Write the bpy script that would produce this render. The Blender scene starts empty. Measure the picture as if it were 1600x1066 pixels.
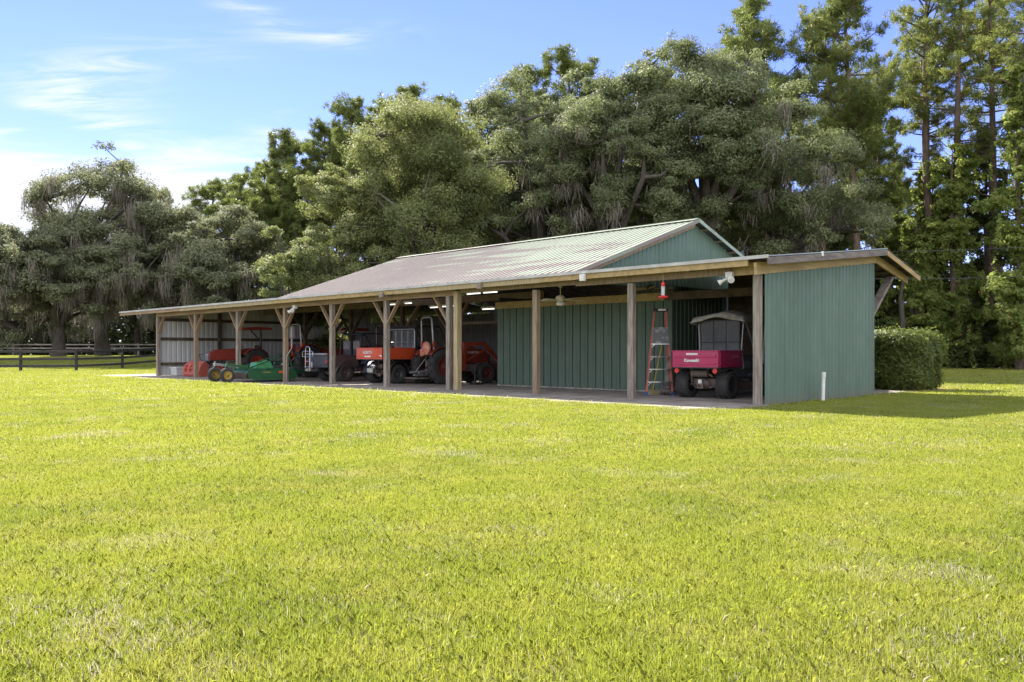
import bpy, bmesh, math, random
import numpy as np
from mathutils import Vector, Matrix, Euler
random.seed(11)
rng = np.random.default_rng(11)
SC = bpy.context.scene
COL = SC.collection
R = math.radians
pi = math.pi

# ---------------------------------------------------------------- camera and frames
HCAM, FPX, HOR = 1.113, 1306.0, 550.0
ANG = R(44.65)                                   # the shed's long side against the view
CA, SA = math.cos(ANG), math.sin(ANG)
P0 = (5.18, 17.5)                                # corner post of the shed

def W(t, s, z=0.0):                              # shed coordinates (along front, into depth) -> world
    return (P0[0] + t*CA + s*SA, P0[1] - t*SA + s*CA, z)
def TS(x, y):
    dx, dy = x-P0[0], y-P0[1]
    return dx*CA - dy*SA, dx*SA + dy*CA
def PX(px, Y):
    return (px-800.0)/FPX*Y
def HT(py, Y):
    return HCAM + (HOR-py)/FPX*Y
def ground_z(x, y):                              # the pasture beyond the fence rises a little
    k = np.clip((y-50.0)/22.0, 0, 1); k = k*k*(3-2*k)
    l = np.clip((-x-6.0)/14.0, 0, 1); l = l*l*(3-2*l)
    return 0.75*k*l

cam = bpy.data.cameras.new('camera'); camo = bpy.data.objects.new('camera', cam); COL.objects.link(camo)
cam.sensor_width = 36; cam.lens = 36*FPX/1600; cam.shift_y = (HOR-533)/1600
cam.clip_end = 3000; cam.clip_start = .05
camo.location = (0, 0, HCAM); camo.rotation_euler = (R(90), 0, 0)
SC.camera = camo

# ---------------------------------------------------------------- materials
def nodes(name):
    m = bpy.data.materials.new(name); m.use_nodes = True
    nt = m.node_tree; nt.nodes.clear()
    return m, nt, nt.nodes, nt.links
def N(ns, t, **kw):
    n = ns.new(t)
    for k, v in kw.items():
        if k.startswith('i_'): n.inputs[k[2:].replace('_', ' ')].default_value = v
        else: setattr(n, k, v)
    return n
def rgba(c): return (c[0], c[1], c[2], 1.0)
def mixc(ns, ls, fac, a, b, blend='MIX'):
    m = ns.new('ShaderNodeMix'); m.data_type = 'RGBA'; m.blend_type = blend
    for sock, val in ((m.inputs[0], fac), (m.inputs[6], a), (m.inputs[7], b)):
        if hasattr(val, 'is_linked'): ls.new(val, sock)
        elif isinstance(val, (int, float)): sock.default_value = val
        else: sock.default_value = rgba(val)
    return m.outputs[2]
def math_(ns, ls, op, a, b=None, c=None, clamp=False):
    m = ns.new('ShaderNodeMath'); m.operation = op; m.use_clamp = clamp
    for i, val in enumerate((a, b, c)):
        if val is None: continue
        if hasattr(val, 'is_linked'): ls.new(val, m.inputs[i])
        else: m.inputs[i].default_value = val
    return m.outputs[0]
def maprange(ns, ls, v, a, b, c=0.0, d=1.0, smooth=True):
    m = ns.new('ShaderNodeMapRange'); m.interpolation_type = 'SMOOTHSTEP' if smooth else 'LINEAR'
    ls.new(v, m.inputs[0])
    for i, x in enumerate((a, b, c, d)): m.inputs[i+1].default_value = x
    return m.outputs[0]
def noise(ns, ls, vec, scale, detail=4, rough=.55, stretch=None, dist=0):
    if stretch is not None:
        mp = ns.new('ShaderNodeMapping'); mp.inputs['Scale'].default_value = stretch
        ls.new(vec, mp.inputs[0]); vec = mp.outputs[0]
    n = ns.new('ShaderNodeTexNoise'); n.inputs['Scale'].default_value = scale
    n.inputs['Detail'].default_value = detail; n.inputs['Roughness'].default_value = rough
    n.inputs['Distortion'].default_value = dist
    ls.new(vec, n.inputs['Vector']); return n.outputs['Fac']

def M(name, c, c2=None, rough=.6, metal=0.0, scale=4, stretch=None, bump=0.0, bscale=30, spec=.5, coat=0.0, dirt=None, dirt_amt=.35, lo=.35, hi=.65):
    m, nt, ns, ls = nodes(name)
    out = ns.new('ShaderNodeOutputMaterial'); b = ns.new('ShaderNodeBsdfPrincipled')
    ls.new(b.outputs[0], out.inputs[0])
    tc = ns.new('ShaderNodeTexCoord').outputs['Object']
    if c2 is None: c2 = tuple(x*.78 for x in c)
    f = maprange(ns, ls, noise(ns, ls, tc, scale, 5, .6, stretch), lo, hi)
    col = mixc(ns, ls, f, c, c2)
    if dirt is not None:
        d = maprange(ns, ls, noise(ns, ls, tc, scale*2.3, 6, .7), .5, .75)
        d = math_(ns, ls, 'MULTIPLY', d, dirt_amt)
        col = mixc(ns, ls, d, col, dirt)
    ls.new(col, b.inputs['Base Color'])
    rr = maprange(ns, ls, noise(ns, ls, tc, scale*3, 4), .3, .7, max(.05, rough-.1), min(1, rough+.1))
    ls.new(rr, b.inputs['Roughness'])
    b.inputs['Metallic'].default_value = metal; b.inputs['Specular IOR Level'].default_value = spec
    b.inputs['Coat Weight'].default_value = coat
    if bump:
        bp = ns.new('ShaderNodeBump'); bp.inputs['Strength'].default_value = bump; bp.inputs['Distance'].default_value = .01
        ls.new(noise(ns, ls, tc, bscale, 5, .6, stretch), bp.inputs['Height']); ls.new(bp.outputs[0], b.inputs['Normal'])
    return m

def foliage(name, a, b, trans, tfac=.35, patch=None, pscale=.5, rough=.55, spec=.3, dead=None, deadfrac=.06):
    m, nt, ns, ls = nodes(name)
    out = ns.new('ShaderNodeOutputMaterial'); p = ns.new('ShaderNodeBsdfPrincipled')
    geo = ns.new('ShaderNodeNewGeometry')
    rnd = geo.outputs['Random Per Island']
    col = mixc(ns, ls, rnd, a, b)
    if patch is not None:
        f = maprange(ns, ls, noise(ns, ls, geo.outputs['Position'], pscale, 3), .42, .62)
        f = math_(ns, ls, 'MULTIPLY', f, .75)
        col = mixc(ns, ls, f, col, patch)
    if dead is not None:
        wn = ns.new('ShaderNodeTexWhiteNoise'); wn.noise_dimensions = '1D'; ls.new(rnd, wn.inputs['W'])
        k = math_(ns, ls, 'LESS_THAN', wn.outputs['Value'], deadfrac)
        col = mixc(ns, ls, k, col, dead)
    ls.new(col, p.inputs['Base Color']); p.inputs['Roughness'].default_value = rough
    p.inputs['Specular IOR Level'].default_value = spec
    t = ns.new('ShaderNodeBsdfTranslucent')
    tcx = mixc(ns, ls, .5, col, trans)
    ls.new(tcx, t.inputs['Color'])
    mx = ns.new('ShaderNodeMixShader'); mx.inputs[0].default_value = tfac
    ls.new(p.outputs[0], mx.inputs[1]); ls.new(t.outputs[0], mx.inputs[2]); ls.new(mx.outputs[0], out.inputs[0])
    return m

def panel_marks(m, axis, pitch):                  # lap joints every few ribs and mud splashed up from the ground
    nt = m.node_tree; ns, ls = nt.nodes, nt.links
    b = [n for n in ns if n.type == 'BSDF_PRINCIPLED'][0]; src = b.inputs['Base Color'].links[0].from_socket
    tc = ns.new('ShaderNodeTexCoord').outputs['Object']; sx = ns.new('ShaderNodeSeparateXYZ'); ls.new(tc, sx.inputs[0])
    fr = math_(ns, ls, 'FRACT', math_(ns, ls, 'DIVIDE', sx.outputs[axis], pitch))
    lap = math_(ns, ls, 'MULTIPLY', math_(ns, ls, 'LESS_THAN', fr, .022), .55)
    col = mixc(ns, ls, lap, src, (.05, .075, .055))
    mud = maprange(ns, ls, math_(ns, ls, 'ADD', sx.outputs['Z'], math_(ns, ls, 'MULTIPLY', noise(ns, ls, tc, 5, 5, .7), -.5)), -.26, .06, .55, 0)
    col = mixc(ns, ls, mud, col, (.16, .14, .10))
    str_ = math_(ns, ls, 'MULTIPLY', maprange(ns, ls, noise(ns, ls, tc, 1.6, 4, .6, (3, 3, .25)), .52, .72), .2)
    col = mixc(ns, ls, str_, col, (.19, .225, .185))
    ls.new(col, b.inputs['Base Color'])

# ---------------------------------------------------------------- mesh builder
class MB:
    def __init__(s): s.v = []; s.f = []; s.sm = []
    def add(s, vs, fs, smooth=False):
        o = len(s.v); s.v.extend([tuple(p) for p in vs])
        for f in fs: s.f.append([i+o for i in f]); s.sm.append(smooth)
        return s
    def box(s, c, d, rot=(0, 0, 0), taper=(1, 1)):
        M3 = Euler(rot).to_matrix(); vs = []
        for z in (-.5, .5):
            k = taper if z > 0 else (1, 1)
            for x, y in ((-.5, -.5), (.5, -.5), (.5, .5), (-.5, .5)):
                vs.append(Vector(c) + M3 @ Vector((x*d[0]*k[0], y*d[1]*k[1], z*d[2])))
        return s.add(vs, [(3, 2, 1, 0), (4, 5, 6, 7), (0, 1, 5, 4), (1, 2, 6, 5), (2, 3, 7, 6), (3, 0, 4, 7)])
    def span(s, a, b):                            # box from corner to corner
        return s.box([(a[i]+b[i])/2 for i in range(3)], [abs(b[i]-a[i]) for i in range(3)])
    def bar(s, p, q, w, h, up=(0, 0, 1)):
        p, q = Vector(p), Vector(q); d = (q-p).normalized(); x = d.cross(Vector(up))
        if x.length < 1e-4: x = d.cross(Vector((0, 1, 0)))
        x.normalize(); y = x.cross(d).normalized(); vs = []
        for e in (p, q):
            for a, b in ((-1, -1), (1, -1), (1, 1), (-1, 1)): vs.append(e + x*a*w/2 + y*b*h/2)
        return s.add(vs, [(0, 1, 2, 3), (7, 6, 5, 4), (0, 4, 5, 1), (1, 5, 6, 2), (2, 6, 7, 3), (3, 7, 4, 0)])
    def tube(s, pts, r, n=8, cap=True):
        pts = [Vector(p) for p in pts]; k = len(pts)
        rs = r if isinstance(r, (list, tuple)) else [r]*k
        d0 = (pts[1]-pts[0]).normalized(); x = d0.orthogonal().normalized(); vs = []
        for i in range(k):
            d = (pts[min(i+1, k-1)]-pts[max(i-1, 0)]).normalized()
            x = (x - d*x.dot(d)); x = x.normalized() if x.length > 1e-6 else d.orthogonal().normalized()
            y = d.cross(x)
            for j in range(n):
                a = 2*pi*j/n; vs.append(pts[i] + (x*math.cos(a)+y*math.sin(a))*rs[i])
        fs = [(i*n+j, i*n+(j+1) % n, (i+1)*n+(j+1) % n, (i+1)*n+j) for i in range(k-1) for j in range(n)]
        s.add(vs, fs, True)
        if cap: s.add(vs[:n], [tuple(range(n-1, -1, -1))]); s.add(vs[-n:], [tuple(range(n))])
        return s
    def lathe(s, prof, c=(0, 0, 0), axis='x', n=28):
        vs = []
        for a, r in prof:
            for j in range(n):
                t = 2*pi*j/n; u, w = r*math.cos(t), r*math.sin(t)
                p = {'x': (a, u, w), 'y': (u, a, w), 'z': (u, w, a)}[axis]
                vs.append((c[0]+p[0], c[1]+p[1], c[2]+p[2]))
        k = len(prof)
        return s.add(vs, [(i*n+j, i*n+(j+1) % n, (i+1)*n+(j+1) % n, (i+1)*n+j) for i in range(k-1) for j in range(n)], True)
    def prism(s, poly, axis, a, b):
        n = len(poly); mk = {'x': lambda e, p: (e, p[0], p[1]), 'y': lambda e, p: (p[0], e, p[1]), 'z': lambda e, p: (p[0], p[1], e)}[axis]
        vs = [mk(a, p) for p in poly] + [mk(b, p) for p in poly]
        return s.add(vs, [tuple(range(n-1, -1, -1)), tuple(range(n, 2*n))] + [(i, (i+1) % n, n+(i+1) % n, n+i) for i in range(n)])
    def ball(s, c, r, n=12, m=8):
        r = r if isinstance(r, (tuple, list)) else (r, r, r); vs = []
        for i in range(m+1):
            ph = pi*i/m
            for j in range(n):
                t = 2*pi*j/n; q = max(math.sin(ph), .02)
                vs.append((c[0]+r[0]*q*math.cos(t), c[1]+r[1]*q*math.sin(t), c[2]-r[2]*math.cos(ph)))
        return s.add(vs, [(i*n+j, i*n+(j+1) % n, (i+1)*n+(j+1) % n, (i+1)*n+j) for i in range(m) for j in range(n)], True)
    def grid(s, fn, nu, nv, smooth=True):
        vs = [fn(i/nu, j/nv) for i in range(nu+1) for j in range(nv+1)]
        return s.add(vs, [(i*(nv+1)+j, (i+1)*(nv+1)+j, (i+1)*(nv+1)+j+1, i*(nv+1)+j+1) for i in range(nu) for j in range(nv)], smooth)
    def build(s, name, mat, parent=None, bevel=0.0, solid=0.0, under=None):
        me = bpy.data.meshes.new(name); me.from_pydata(s.v, [], s.f); me.update()
        bm = bmesh.new(); bm.from_mesh(me); bmesh.ops.recalc_face_normals(bm, faces=bm.faces[:]); bm.to_mesh(me); bm.free()
        me.polygons.foreach_set('use_smooth', s.sm)
        me.materials.append(mat)
        o = bpy.data.objects.new(name, me); COL.objects.link(o)
        if parent is not None: o.parent = parent
        if solid:
            q = o.modifiers.new('solid', 'SOLIDIFY'); q.thickness = solid; q.offset = -1
            if under is not None: me.materials.append(under); q.material_offset = 1
        if bevel:
            q = o.modifiers.new('bevel', 'BEVEL'); q.width = bevel; q.segments = 2; q.limit_method = 'ANGLE'; q.angle_limit = R(40)
        return o

def rounded(pts, rad, k=5):
    pts = [Vector(p) for p in pts]; out = [pts[0]]
    for a, b, c in zip(pts, pts[1:], pts[2:]):
        d1, d2 = (a-b), (c-b); r = min(rad, d1.length*.49, d2.length*.49)
        p, q = b+d1.normalized()*r, b+d2.normalized()*r
        for i in range(k+1):
            t = i/k; out.append(p*(1-t)**2 + b*2*t*(1-t) + q*t*t)
    out.append(pts[-1]); return out

def np_mesh(name, V, k, mat, parent=None):        # V: (faces*k, 3) loose faces of k corners
    V = np.ascontiguousarray(V, dtype=np.float32); n = len(V)
    me = bpy.data.meshes.new(name)
    me.vertices.add(n); me.vertices.foreach_set('co', V.ravel())
    me.loops.add(n); me.loops.foreach_set('vertex_index', np.arange(n, dtype=np.int32))
    me.polygons.add(n//k); me.polygons.foreach_set('loop_start', np.arange(0, n, k, dtype=np.int32))
    me.update(calc_edges=True); me.materials.append(mat)
    o = bpy.data.objects.new(name, me)
    COL.objects.link(o)
    if parent is not None: o.parent = parent
    return o

def tag(o, label=None, cat=None, group=None, kind=None):
    if label: o['label'] = label
    if cat: o['category'] = cat
    if group: o['group'] = group
    if kind: o['kind'] = kind
    return o
def thing(name, label, cat, loc=(0, 0, 0), rz=0.0, group=None):
    o = bpy.data.objects.new(name, None); COL.objects.link(o); o.empty_display_size = .2
    o.location = loc; o.rotation_euler = (0, 0, rz)
    return tag(o, label, cat, group)
def copy_tree(o, parent=None):
    c = o.copy(); COL.objects.link(c)
    if parent is not None: c.parent = parent
    for ch in [x for x in o.children]: copy_tree(ch, c)
    return c
def heading(hx, hy): return math.atan2(-hx, hy)
def text(body, size, mat, parent, loc, rot, name='lettering', ext=.002, bold=.0):
    c = bpy.data.curves.new(name, 'FONT'); c.body = body; c.size = size; c.align_x = 'CENTER'; c.align_y = 'CENTER'
    c.extrude = ext; c.offset = bold; c.materials.append(mat)
    tmp = bpy.data.objects.new(name, c); COL.objects.link(tmp); bpy.context.view_layer.update()
    me = bpy.data.meshes.new_from_object(tmp.evaluated_get(bpy.context.evaluated_depsgraph_get())); bpy.data.objects.remove(tmp)
    o = bpy.data.objects.new(name, me); COL.objects.link(o); o.parent = parent; o.location = loc; o.rotation_euler = rot
    return o

# ---------------------------------------------------------------- palette
wood = M('weathered_pine', (.29, .22, .145), (.20, .145, .092), .8, scale=3, stretch=(6, 6, .8), bump=.3, bscale=25)
woodh = M('pine_beam', (.33, .235, .14), (.23, .155, .09), .8, scale=2.2, stretch=(.5, 6, 6), bump=.3, bscale=20)
woodgrey = M('grey_old_pine', (.31, .27, .22), (.18, .15, .118), .85, scale=3, stretch=(6, 6, .7), bump=.4, bscale=25)
woodgreyh = M('grey_rake_board', (.23, .2, .17), (.13, .11, .095), .85, scale=3, stretch=(4, .5, 4), bump=.4, bscale=25)
woodnew = M('treated_pine', (.40, .33, .19), (.30, .23, .12), .8, scale=3, stretch=(6, 6, .8), bump=.2)
woodyel = M('yellow_treated_beam', (.42, .31, .14), (.31, .22, .1), .8, scale=2, stretch=(5, .6, 5), bump=.2)
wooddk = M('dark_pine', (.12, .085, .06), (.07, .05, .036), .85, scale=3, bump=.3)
greenwall = M('green_sheet_paint', (.12, .182, .136), (.104, .162, .12), .5, scale=.8, stretch=(1, 1, .4), spec=.35, dirt=(.165, .2, .17), dirt_amt=.3)
panel_marks(greenwall, 'Y', .92)
greendoor = M('green_board_paint', (.102, .146, .105), (.084, .126, .09), .55, scale=.9, stretch=(2, 2, .3), spec=.3, dirt=(.2, .2, .16), dirt_amt=.3)
galv = M('galvanised_sheet', (.62, .62, .62), (.5, .5, .5), .55, .0, scale=1.2, stretch=(1, 1, .3))
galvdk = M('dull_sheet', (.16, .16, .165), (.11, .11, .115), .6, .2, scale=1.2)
black = M('black_plastic', (.022, .022, .024), (.014, .014, .015), .5)
rubber = M('tyre_rubber', (.028, .027, .027), (.045, .042, .038), .85, scale=8, bump=.2)
orange = M('orange_paint', (.62, .085, .022), (.52, .066, .018), .38, coat=.25, dirt=(.2, .08, .04), dirt_amt=.3)
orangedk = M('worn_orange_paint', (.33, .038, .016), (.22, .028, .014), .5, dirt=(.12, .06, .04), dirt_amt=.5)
bucketred = M('scuffed_orange_steel', (.5, .085, .05), (.40, .12, .09), .6, scale=5, dirt=(.45, .25, .2), dirt_amt=.5)
magenta = M('magenta_paint', (.44, .014, .10), (.36, .013, .08), .4, coat=.2, dirt=(.25, .1, .12), dirt_amt=.25)
steel = M('grey_steel_tube', (.33, .335, .34), (.25, .25, .255), .4, .6)
chrome = M('bright_steel', (.62, .62, .63), (.5, .5, .5), .25, .9)
iron = M('rusty_iron', (.13, .1, .085), (.2, .15, .12), .75, .3, scale=9, bump=.3)
darkgrey = M('dark_grey_plastic', (.06, .062, .068), (.045, .046, .05), .5)
seatgrey = M('grey_vinyl', (.17, .17, .175), (.12, .12, .125), .6)
mowgreen = M('mower_green', (.014, .095, .034), (.011, .07, .025), .42, coat=.2, dirt=(.06, .07, .04), dirt_amt=.5)
mowlight = M('faded_mower_green', (.06, .26, .11), (.04, .19, .075), .5)
mowyel = M('rim_yellow', (.38, .25, .03), (.26, .17, .025), .5, dirt=(.15, .1, .05))
white = M('white_plastic', (.74, .73, .70), (.62, .61, .58), .5)
cream = M('cream_enamel', (.62, .58, .40), (.52, .48, .34), .45)
redp = M('red_plastic', (.62, .03, .025), (.5, .025, .02), .35)
glassm, _nt, _ns, _ls = nodes('clear_plastic')
_o = _ns.new('ShaderNodeOutputMaterial'); _b = _ns.new('ShaderNodeBsdfPrincipled'); _ls.new(_b.outputs[0], _o.inputs[0])
_b.inputs['Base Color'].default_value = (.75, .78, .8, 1); _b.inputs['Roughness'].default_value = .12; _b.inputs['Alpha'].default_value = .45
vinyl, _nt, _ns, _ls = nodes('clouded_vinyl')
_o = _ns.new('ShaderNodeOutputMaterial'); _b = _ns.new('ShaderNodeBsdfPrincipled'); _ls.new(_b.outputs[0], _o.inputs[0])
_b.inputs['Base Color'].default_value = (.14, .14, .14, 1); _b.inputs['Roughness'].default_value = .4; _b.inputs['Alpha'].default_value = .35
canvas = M('mildewed_canvas', (.40, .38, .33), (.22, .21, .17), .9, scale=5, bump=.3, dirt=(.09, .085, .065), dirt_amt=.6)
signred = M('sign_red', (.75, .05, .03), (.7, .05, .03), .5)
lampm, _nt, _ns, _ls = nodes('lit_tube')
_o = _ns.new('ShaderNodeOutputMaterial'); _b = _ns.new('ShaderNodeEmission'); _ls.new(_b.outputs[0], _o.inputs[0])
_b.inputs[0].default_value = (1, .93, .82, 1); _b.inputs[1].default_value = .8
# ---------------------------------------------------------------- the shed
shed = thing('equipment_shed', 'long open-fronted green metal equipment shed with raised gable roof and timber posts', 'shed', W(0, 0, 0), -ANG)

def ribbed(mb, a0, a1, zlo, zhi, place, pitch=.2, depth=.022, rows=1, steps=((0, 0), (.62, 0), (.7, 1), (.9, 1))):
    n = max(1, round((a1-a0)/pitch)); p = (a1-a0)/n; prof = []
    for i in range(n):
        for f, d in steps: prof.append((a0+(i+f)*p, d*depth))
    prof.append((a1, 0)); vs = []
    for a, d in prof:
        for r in range(rows+1):
            z0, z1 = zlo(a), zhi(a); vs.append(place(a, d, z0+(z1-z0)*r/rows))
    k = rows+1; m = len(prof)
    mb.add(vs, [(i*k+r, (i+1)*k+r, (i+1)*k+r+1, i*k+r+1) for i in range(m-1) for r in range(rows)])

# roof paint: faded green, browned by dirt and lichen towards the far end
roofm, nt, ns, ls = nodes('weathered_green_roof')
out = ns.new('ShaderNodeOutputMaterial'); b = ns.new('ShaderNodeBsdfPrincipled'); ls.new(b.outputs[0], out.inputs[0])
tc = ns.new('ShaderNodeTexCoord').outputs['Object']
sx = ns.new('ShaderNodeSeparateXYZ'); ls.new(tc, sx.inputs[0])
grad = maprange(ns, ls, sx.outputs['X'], -16.5, -6.0, .92, .2, False)
low = maprange(ns, ls, sx.outputs['Y'], -.4, 5.2, .36, -.28, False)
st = noise(ns, ls, tc, 1.0, 1, .4, (.42, 2.3, 1))
st2 = noise(ns, ls, tc, 1.0, 3, .6, (1.1, 4.6, 1))
sm = math_(ns, ls, 'ADD', math_(ns, ls, 'MULTIPLY', st, 1.7), math_(ns, ls, 'MULTIPLY', st2, .5))
tot = math_(ns, ls, 'ADD', math_(ns, ls, 'ADD', grad, low), math_(ns, ls, 'SUBTRACT', sm, 1.10))
fac = maprange(ns, ls, tot, .34, .66)
green = mixc(ns, ls, noise(ns, ls, tc, .7, 3), (.235, .285, .21), (.32, .35, .26))
brown = mixc(ns, ls, noise(ns, ls, tc, 1.4, 4), (.155, .128, .118), (.225, .188, .172))
down = math_(ns, ls, 'MULTIPLY', maprange(ns, ls, noise(ns, ls, tc, 1.0, 4, .6, (5.5, .35, 1)), .5, .72), .5)
ls.new(mixc(ns, ls, down, mixc(ns, ls, fac, green, brown), (.17, .15, .135)), b.inputs['Base Color'])
b.inputs['Roughness'].default_value = .75; b.inputs['Specular IOR Level'].default_value = .25

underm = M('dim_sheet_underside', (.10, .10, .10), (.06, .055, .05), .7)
def roof_sheet(t0, t1, s0, z0, s1, z1):
    mb = MB(); L = math.hypot(s1-s0, z1-z0); nx, nz = -(z1-z0)/L, (s1-s0)/L
    if nz < 0: nx, nz = -nx, -nz
    ribbed(mb, t0, t1, lambda a: 0, lambda a: 1, lambda a, d, k: (a, s0+(s1-s0)*k+nx*d, z0+(z1-z0)*k+nz*d), .23, .022, 4)
    return mb
TL, TR = -19.1, -4.8
EV, EZ, RS, RZ = -.42, 3.05, 5.35, 5.02
XS, XZ = 5.9, 3.75
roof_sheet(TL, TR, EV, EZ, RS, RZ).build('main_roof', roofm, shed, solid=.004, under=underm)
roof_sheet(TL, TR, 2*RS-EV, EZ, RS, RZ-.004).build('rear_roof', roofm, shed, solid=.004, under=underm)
mb = MB(); mb.bar((TL, RS-.12, RZ+.0), (TR, RS-.12, RZ+.0), .3, .012); mb.bar((TL, RS+.12, RZ), (TR, RS+.12, RZ), .3, .012)
for v in range(len(mb.v)):
    x, y, z = mb.v[v]; mb.v[v] = (x, y, z+.055-abs(y-RS)*.34)
mb.build('ridge_cap', roofm, shed)
lowroof = M('low_sheet_roof', (.33, .38, .32), (.26, .27, .24), .5, .1, scale=1)
for nm, a, c in (('porch_roof', TR+.006, .42), ('porch_roof', -34.0, TL-.006)):
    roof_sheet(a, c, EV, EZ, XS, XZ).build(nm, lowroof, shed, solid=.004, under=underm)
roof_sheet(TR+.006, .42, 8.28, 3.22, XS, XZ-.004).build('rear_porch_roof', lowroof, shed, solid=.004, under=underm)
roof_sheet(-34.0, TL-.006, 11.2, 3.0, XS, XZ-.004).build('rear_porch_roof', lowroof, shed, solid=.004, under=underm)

drip = M('pale_drip_edge', (.5, .5, .46), (.38, .37, .33), .5, scale=2)
for a, c in ((-34.0, TL), (TL+.002, TR), (TR+.002, .43)): MB().span((a, EV-.022, EZ-.035), (c, EV-.004, EZ+.036)).build('drip_edge', drip, shed)
# walls
rake = lambda s: RZ - abs(s-RS)*(RZ-EZ)/(RS-EV)
low = lambda s: EZ + (s-EV)*(XZ-EZ)/(XS-EV)
mb = MB(); ribbed(mb, .2, 10.5, lambda s: 2.9, lambda s: rake(s)-.03, lambda a, d, z: (-5.08+d, a, z), .2, .022)
mb.build('gable_wall', greenwall, shed)
mb = MB(); ribbed(mb, .06, 5.78, lambda s: -.02, lambda s: 2.74+.114*s, lambda a, d, z: (.09+d, a, z), .2, .022)
mb.span((.098, 5.74, 0), (.118, 5.80, 3.4))
mb.build('end_wall', greenwall, shed)
mb = MB(); ribbed(mb, -10.96, -4.17, lambda s: .05, lambda s: 2.52, lambda a, d, z: (a, 3.05+d, z), .29, .035, 1, ((0, 0), (.42, 0), (.45, -.3), (.53, -.3), (.56, 0), (.86, 0), (.88, 1), (.97, 1)))
mb.build('board_wall', greendoor, shed)
mb = MB(); mb.span((-10.96, 3.03, .004), (-4.2, 3.12, .046)); mb.build('wall_footing', M('pale_sill', (.42, .38, .32), (.2, .18, .15), .9, scale=6), shed)
mb = MB(); ribbed(mb, 3.06, 9.6, lambda s: .02, lambda s: 2.9, lambda a, d, z: (-4.17+d, a, z), .2, .022)
mb.build('return_wall', greendoor, shed)
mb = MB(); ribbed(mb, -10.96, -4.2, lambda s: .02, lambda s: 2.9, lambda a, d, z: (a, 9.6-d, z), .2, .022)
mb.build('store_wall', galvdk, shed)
MB().span((-4.1, 5.80, .02), (.05, 5.84, 3.55)).build('rear_partition', wooddk, shed)
MB().span((-11.0, 3.13, 0), (-10.95, 9.6, 2.9)).build('side_wall', galvdk, shed)
mb = MB(); ribbed(mb, .06, 9.0, lambda s: .02, lambda s: (EZ-.06+(min(s, XS)-EV)*(XZ-EZ)/(XS-EV)) if s < XS else XZ-.06-(s-XS)*.14, lambda a, d, z: (-30.5-d, a, z), .23, .02)
mb.build('far_end_wall', galv, shed)
mb = MB()
for z in (.55, 1.72, 2.62): mb.span((-30.47, .1, z-.07), (-30.42, 8.9, z+.07))
mb.build('girts', wooddk, shed)
mb = MB()
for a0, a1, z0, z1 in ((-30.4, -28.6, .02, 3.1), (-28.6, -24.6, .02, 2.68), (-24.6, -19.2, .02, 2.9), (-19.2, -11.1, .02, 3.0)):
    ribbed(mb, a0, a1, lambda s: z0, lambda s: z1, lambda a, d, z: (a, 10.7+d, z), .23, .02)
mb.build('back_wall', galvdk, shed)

# timber frame
posts_t = [-30.4, -26.46, -22.67, -19.04, -15.96, -12.87, -9.85, -6.38, -3.29]
seg_t = [(-30.5, -23.4), (-23.39, -16.1), (-16.09, -9.55)]
for i, (a, c) in enumerate(seg_t):
    MB().span((a, -.05, 2.74+.0), (c, .05, 2.985)).build('header_beam', woodh, shed, .004)
MB().span((-9.3, -.05, 2.80), (-5.0, .05, 3.03)).build('header_beam', wood, shed, .004)
MB().span((-4.99, -.05, 2.76), (-.62, .05, 3.03)).build('header_beam', wood, shed, .004)
MB().span((-.61, -.06, 2.74), (0.06, .05, 3.0)).build('header_beam', woodyel, shed, .004)
fas = [(-34.0, -27.2, woodh), (-27.19, -19.3, woodnew), (-19.29, -12.0, woodyel), (-11.99, -5.9, woodnew), (-5.89, -.05, woodyel)]
for i, (a, c, m_) in enumerate(fas):
    MB().span((a, -.40, 2.885-.006*(i % 2)), (c, -.362, 3.03)).build('fascia_board', m_, shed, .004)
# posts with their knee braces
for i, t in enumerate(posts_t):
    m_ = woodgrey if t > -13.5 and t < -9 else (wood if i % 2 else woodgrey)
    lean = (random.uniform(-.02, .02), random.uniform(-.015, .015))
    mb = MB(); mb.box((t, 0, 1.37), (.155, .15, 2.74)); o = mb.build('post', m_, shed, .006)
    if t < -9:
        for sg in (-1, 1):
            if t == -30.4 and sg < 0 or (t == -9.85 and sg > 0): continue
            mb = MB(); mb.bar((t+sg*.06, -.0, 2.0), (t+sg*.68, -.0, 2.77), .045, .13, (0, 1, 0)); mb.build('brace', woodh, o, .003)
MB().box((-9.44, -.05, 1.43), (.17, .17, 2.86)).build('post', woodnew, shed, .006)
MB().box((-.03, -.02, 1.37), (.15, .14, 2.74)).build('post', woodgrey, shed, .006)
MB().box((-30.4, 3.0, 1.5), (.15, .15, 3.0)).build('post', wooddk, shed)
mb = MB()
# inner posts with wide V braces
for t in (-11.05, -16.0, -19.0, -22.7, -26.5):
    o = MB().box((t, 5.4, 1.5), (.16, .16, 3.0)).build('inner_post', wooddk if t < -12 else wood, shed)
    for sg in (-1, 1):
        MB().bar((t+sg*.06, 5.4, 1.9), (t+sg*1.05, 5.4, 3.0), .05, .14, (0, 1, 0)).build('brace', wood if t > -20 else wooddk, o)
MB().span((-30.4, 5.35, 3.0), (-11.0, 5.45, 3.24)).build('tie_beam', wood, shed)
MB().span((-18.9, 8.3, 2.3), (-11.1, 8.36, 2.42)).build('tie_beam', wood, shed)
MB().span((-10.98, 2.955, 2.515), (-4.4, 3.02, 2.73)).build('wall_plate', woodyel, shed, .004)
MB().span((-4.39, 2.955, 2.515), (.0, 3.02, 2.73)).build('wall_plate', wooddk, shed, .004)
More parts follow.
